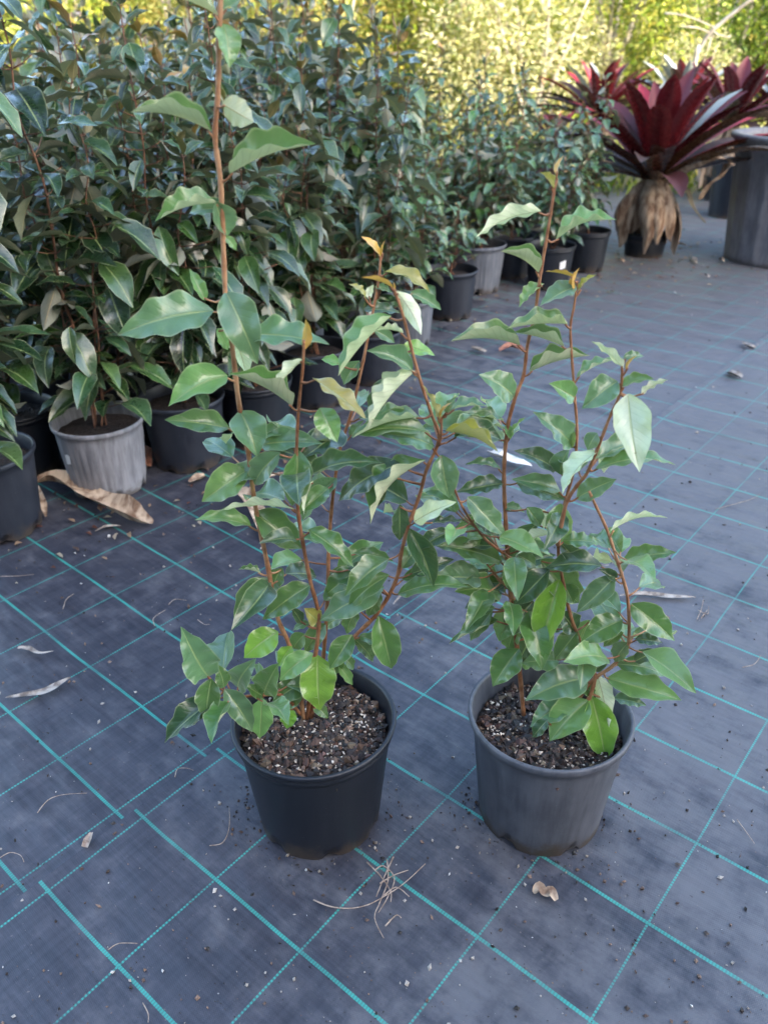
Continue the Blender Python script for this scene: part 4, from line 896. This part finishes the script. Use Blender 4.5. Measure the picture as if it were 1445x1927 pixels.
# the tussocks and sunny scrub beyond the nursery
def bush_mesh(seed, rx, ry, rz, n, size, pal, blobs=9):
    rnd = random.Random(seed); mb = MB()
    bl = [(Vector((rnd.uniform(-.75, .75) * rx, rnd.uniform(-.6, .6) * ry, rnd.uniform(.25, .9) * rz)), rnd.uniform(.28, .5)) for _ in range(blobs)]
    for _ in range(n):
        c, s = rnd.choice(bl)
        d = Vector((rnd.gauss(0, 1), rnd.gauss(0, 1), rnd.gauss(0, 1))).normalized() * (rnd.random() ** .4)
        p = c + Vector((d.x * rx * s, d.y * ry * s, d.z * rz * s)); p.z = max(.02, p.z)
        L = size * rnd.uniform(.6, 1.4)
        D = (d + Vector((rnd.uniform(-1, 1), rnd.uniform(-1, 1), rnd.uniform(-.9, .5)))).normalized(); Nn = Vector((rnd.uniform(-1, 1), rnd.uniform(-1, .3), rnd.uniform(0, 1))).normalized()
        s_ = D.cross(Nn)
        if s_.length < .05: continue
        s_.normalize(); t = jit(rnd.choice(pal), .25, rnd); w = L * rnd.uniform(.16, .3)
        i = [mb.vert(q, (0.3, .5), t, t) for q in (p, p + D * L * .5 + s_ * w, p + D * L, p + D * L * .5 - s_ * w)]
        mb.face(i)
    return mb
YG = [(.28, .31, .06), (.38, .38, .10), (.20, .26, .03), (.48, .42, .09), (.14, .2, .03)]
OR = [(.40, .33, .09), (.38, .38, .12), (.24, .28, .06), (.50, .40, .16), (.16, .2, .05)]
DG = [(.08, .13, .02), (.14, .2, .03), (.22, .27, .04), (.05, .09, .02)]
PG = [(.42, .40, .22), (.50, .47, .28), (.30, .32, .14), (.36, .33, .2)]
bm_ = {}
M_trunk = simple('pale_trunk', (.25, .21, .16), (.45, .40, .33), 12, .8, .6, .01)
def scrub(kind, x, y, s, rz, label, group='sunlit scrub behind the nursery'):
    if kind not in bm_:
        pal, n, sz = {'yellow': (YG, 10500, .055), 'orange': (OR, 10500, .055), 'dark': (DG, 11000, .052), 'dry': (PG, 8500, .065)}[kind]
        root = empty('bush'); own(root, bush_mesh(hash(kind) % 97 if False else {'yellow': 5, 'orange': 6, 'dark': 7, 'dry': 8}[kind], 1.3, 1.0, 1.7, n, sz, pal).build('crown', M_bush, attrs=True, smooth=False))
        mb = MB(); rr = random.Random(4)
        for k in range(7):
            a = k * .9; e = Vector((math.cos(a) * rr.uniform(.3, .9), math.sin(a) * rr.uniform(.2, .7), rr.uniform(1.0, 1.6)))
            tube(mb, smooth_path([Vector((0, 0, -.1)), e * .4 + Vector((rr.uniform(-.1, .1), 0, .05)), e], 3), [.035, .03, .028, .025, .02, .015, .008], 6)
        own(root, mb.build('branches', M_trunk)); bm_[kind] = root; r_ = root
    else: r_ = copy_tree(bm_[kind])
    r_.location = (x, y, terr(x, y) - .03); r_.scale = (s, s, s); r_.rotation_euler = (0, 0, rz); tag(r_, label, 'bush', group); return r_
spots = [('orange', -4.6, 9.6, 1.1), ('yellow', -3.2, 9.2, 1.0), ('orange', -1.9, 9.7, 1.05), ('orange', -.5, 9.1, .9), ('yellow', .6, 9.6, 1.0), ('dry', 1.5, 8.9, .8), ('yellow', 2.4, 9.7, 1.0), ('dark', 3.5, 9.4, .95), ('dry', 2.9, 8.6, .55), ('yellow', 4.4, 8.9, .7), ('dark', 5.0, 10.2, 1.1), ('yellow', 6.2, 9.6, 1.1),
         ('yellow', -6, 11.5, 1.5), ('orange', -3.9, 12, 1.6), ('yellow', -1.6, 12.2, 1.6), ('yellow', .6, 12.2, 1.5), ('dark', 2.6, 12.3, 1.6), ('yellow', 4.6, 12.4, 1.6), ('dark', 6.8, 12.3, 1.7), ('yellow', 8.8, 12, 1.6), ('dark', -8.4, 12, 1.6)]
adj = {'yellow': 'yellow green', 'orange': 'yellow orange', 'dark': 'dark olive green', 'dry': 'straw coloured'}
ords = ['first', 'second', 'third', 'fourth', 'fifth', 'sixth', 'seventh', 'eighth', 'ninth', 'tenth', 'eleventh', 'twelfth']
nearl = sorted([q for q in spots if q[2] < 11], key=lambda q: q[1]); farl = sorted([q for q in spots if q[2] > 11], key=lambda q: q[1])
for i, q in enumerate(spots):
    k, x, y, s = q; ln_ = nearl if q in nearl else farl
    scrub(k, x, y, s, i * 1.3, '' + adj[k] + ' bush, ' + ords[ln_.index(q)] + ' from the left in the ' + ('nearer line' if ln_ is nearl else 'farther line on the bank'))
br = empty('fallen_branch', (0, 0, 0), 0, 'bare pale branch arching up at the top right, in front of the scrub', 'branch'); mb = MB()
pp = [rel(1308, 112, 7.6), rel(1318, 88, 7.6), rel(1335, 62, 7.55), rel(1360, 40, 7.5), rel(1385, 20, 7.45), rel(1412, 0, 7.4), rel(1450, -25, 7.35)]
pp = [Vector((pp[0].x - .02, 7.6, terr(pp[0].x, 7.6) - .05))] + pp
tube(mb, smooth_path(pp, 4), [.022 - .0004 * i for i in range(29)], 8)
for s0, s1, s2 in (((1335, 62), (1310, 52), (1280, 50)), ((1340, 58), (1352, 66), (1375, 70)), ((1250, 25), (1290, 30), (1345, 52))):
    tube(mb, smooth_path([rel(*s0, 7.55), rel(*s1, 7.5), rel(*s2, 7.5)], 3), [.009, .008, .007, .006, .006, .005, .004], 6)
own(br, mb.build('bare_wood', M_trunk))
# grass tufts over the bank
rnd = random.Random(8); mb = MB()
for _ in range(15000):
    x = rnd.uniform(-6, 8); y = 6.4 + 5 * rnd.random() ** 1.2
    z = terr(x, y); h = rnd.uniform(.05, .2); a = rnd.uniform(0, 6.3); w = rnd.uniform(.004, .010)
    t = jit(rnd.choice(YG + DG + PG), .2, rnd)
    d = Vector((math.cos(a), math.sin(a), 0)); s = Vector((-math.sin(a), math.cos(a), 0)); b = Vector((x, y, z - .01))
    i = [mb.vert(q, (.3, .5), t, t) for q in (b - s * w, b + s * w, b + d * h * .2 + Vector((0, 0, h * .7)) + s * w * .7, b + d * h * .55 + Vector((0, 0, h)), b + d * h * .2 + Vector((0, 0, h * .7)) - s * w * .7)]
    mb.face(i)
o = mb.build('grass', M_bush, attrs=True, smooth=False); o['kind'] = 'stuff'
# ------------------------------------------------------------------ unseen block added behind the viewer to keep the sun off the yard
M_blocker_wall = simple('blocker_brown', (.10, .075, .065), (.17, .12, .10), 3, .8, .1, .01)
M_blocker_sheet = simple('blocker_sheet', (.2, .2, .21), (.28, .28, .29), 4, .5, .1, .01)
blocker = empty('shade_blocker', (0, -9, 0), 0, 'long brown gabled block, unseen, added behind the viewer to shade the yard', 'blocker')
def box(mb, a, b):
    i = [mb.vert((x, y, z)) for x in (a[0], b[0]) for y in (a[1], b[1]) for z in (a[2], b[2])]
    for f in ((0, 1, 3, 2), (4, 6, 7, 5), (0, 4, 5, 1), (2, 3, 7, 6), (0, 2, 6, 4), (1, 5, 7, 3)): mb.face([i[k] for k in f])
mb = MB(); box(mb, (-16, -5, -.1), (30, 0, 8.6)); own(blocker, mb.build('blocker_wall', M_blocker_wall, smooth=False))  # main bulk of the added shade block
mb = MB(); v = [mb.vert(p) for p in ((-16.4, -5.4, 8.602), (30.4, -5.4, 8.602), (30.4, .4, 8.602), (-16.4, .4, 8.602), (-16.4, -2.5, 10.5), (30.4, -2.5, 10.5))]
for f in ((0, 1, 5, 4), (2, 3, 4, 5), (0, 4, 3), (1, 2, 5), (0, 3, 2, 1)): mb.face([v[k] for k in f])
own(blocker, mb.build('blocker_roof', M_blocker_sheet, smooth=False))
mb = MB(); box(mb, (-2, .002, 0), (2, .06, 3)); own(blocker, mb.build('blocker_door', M_blocker_sheet, smooth=False))
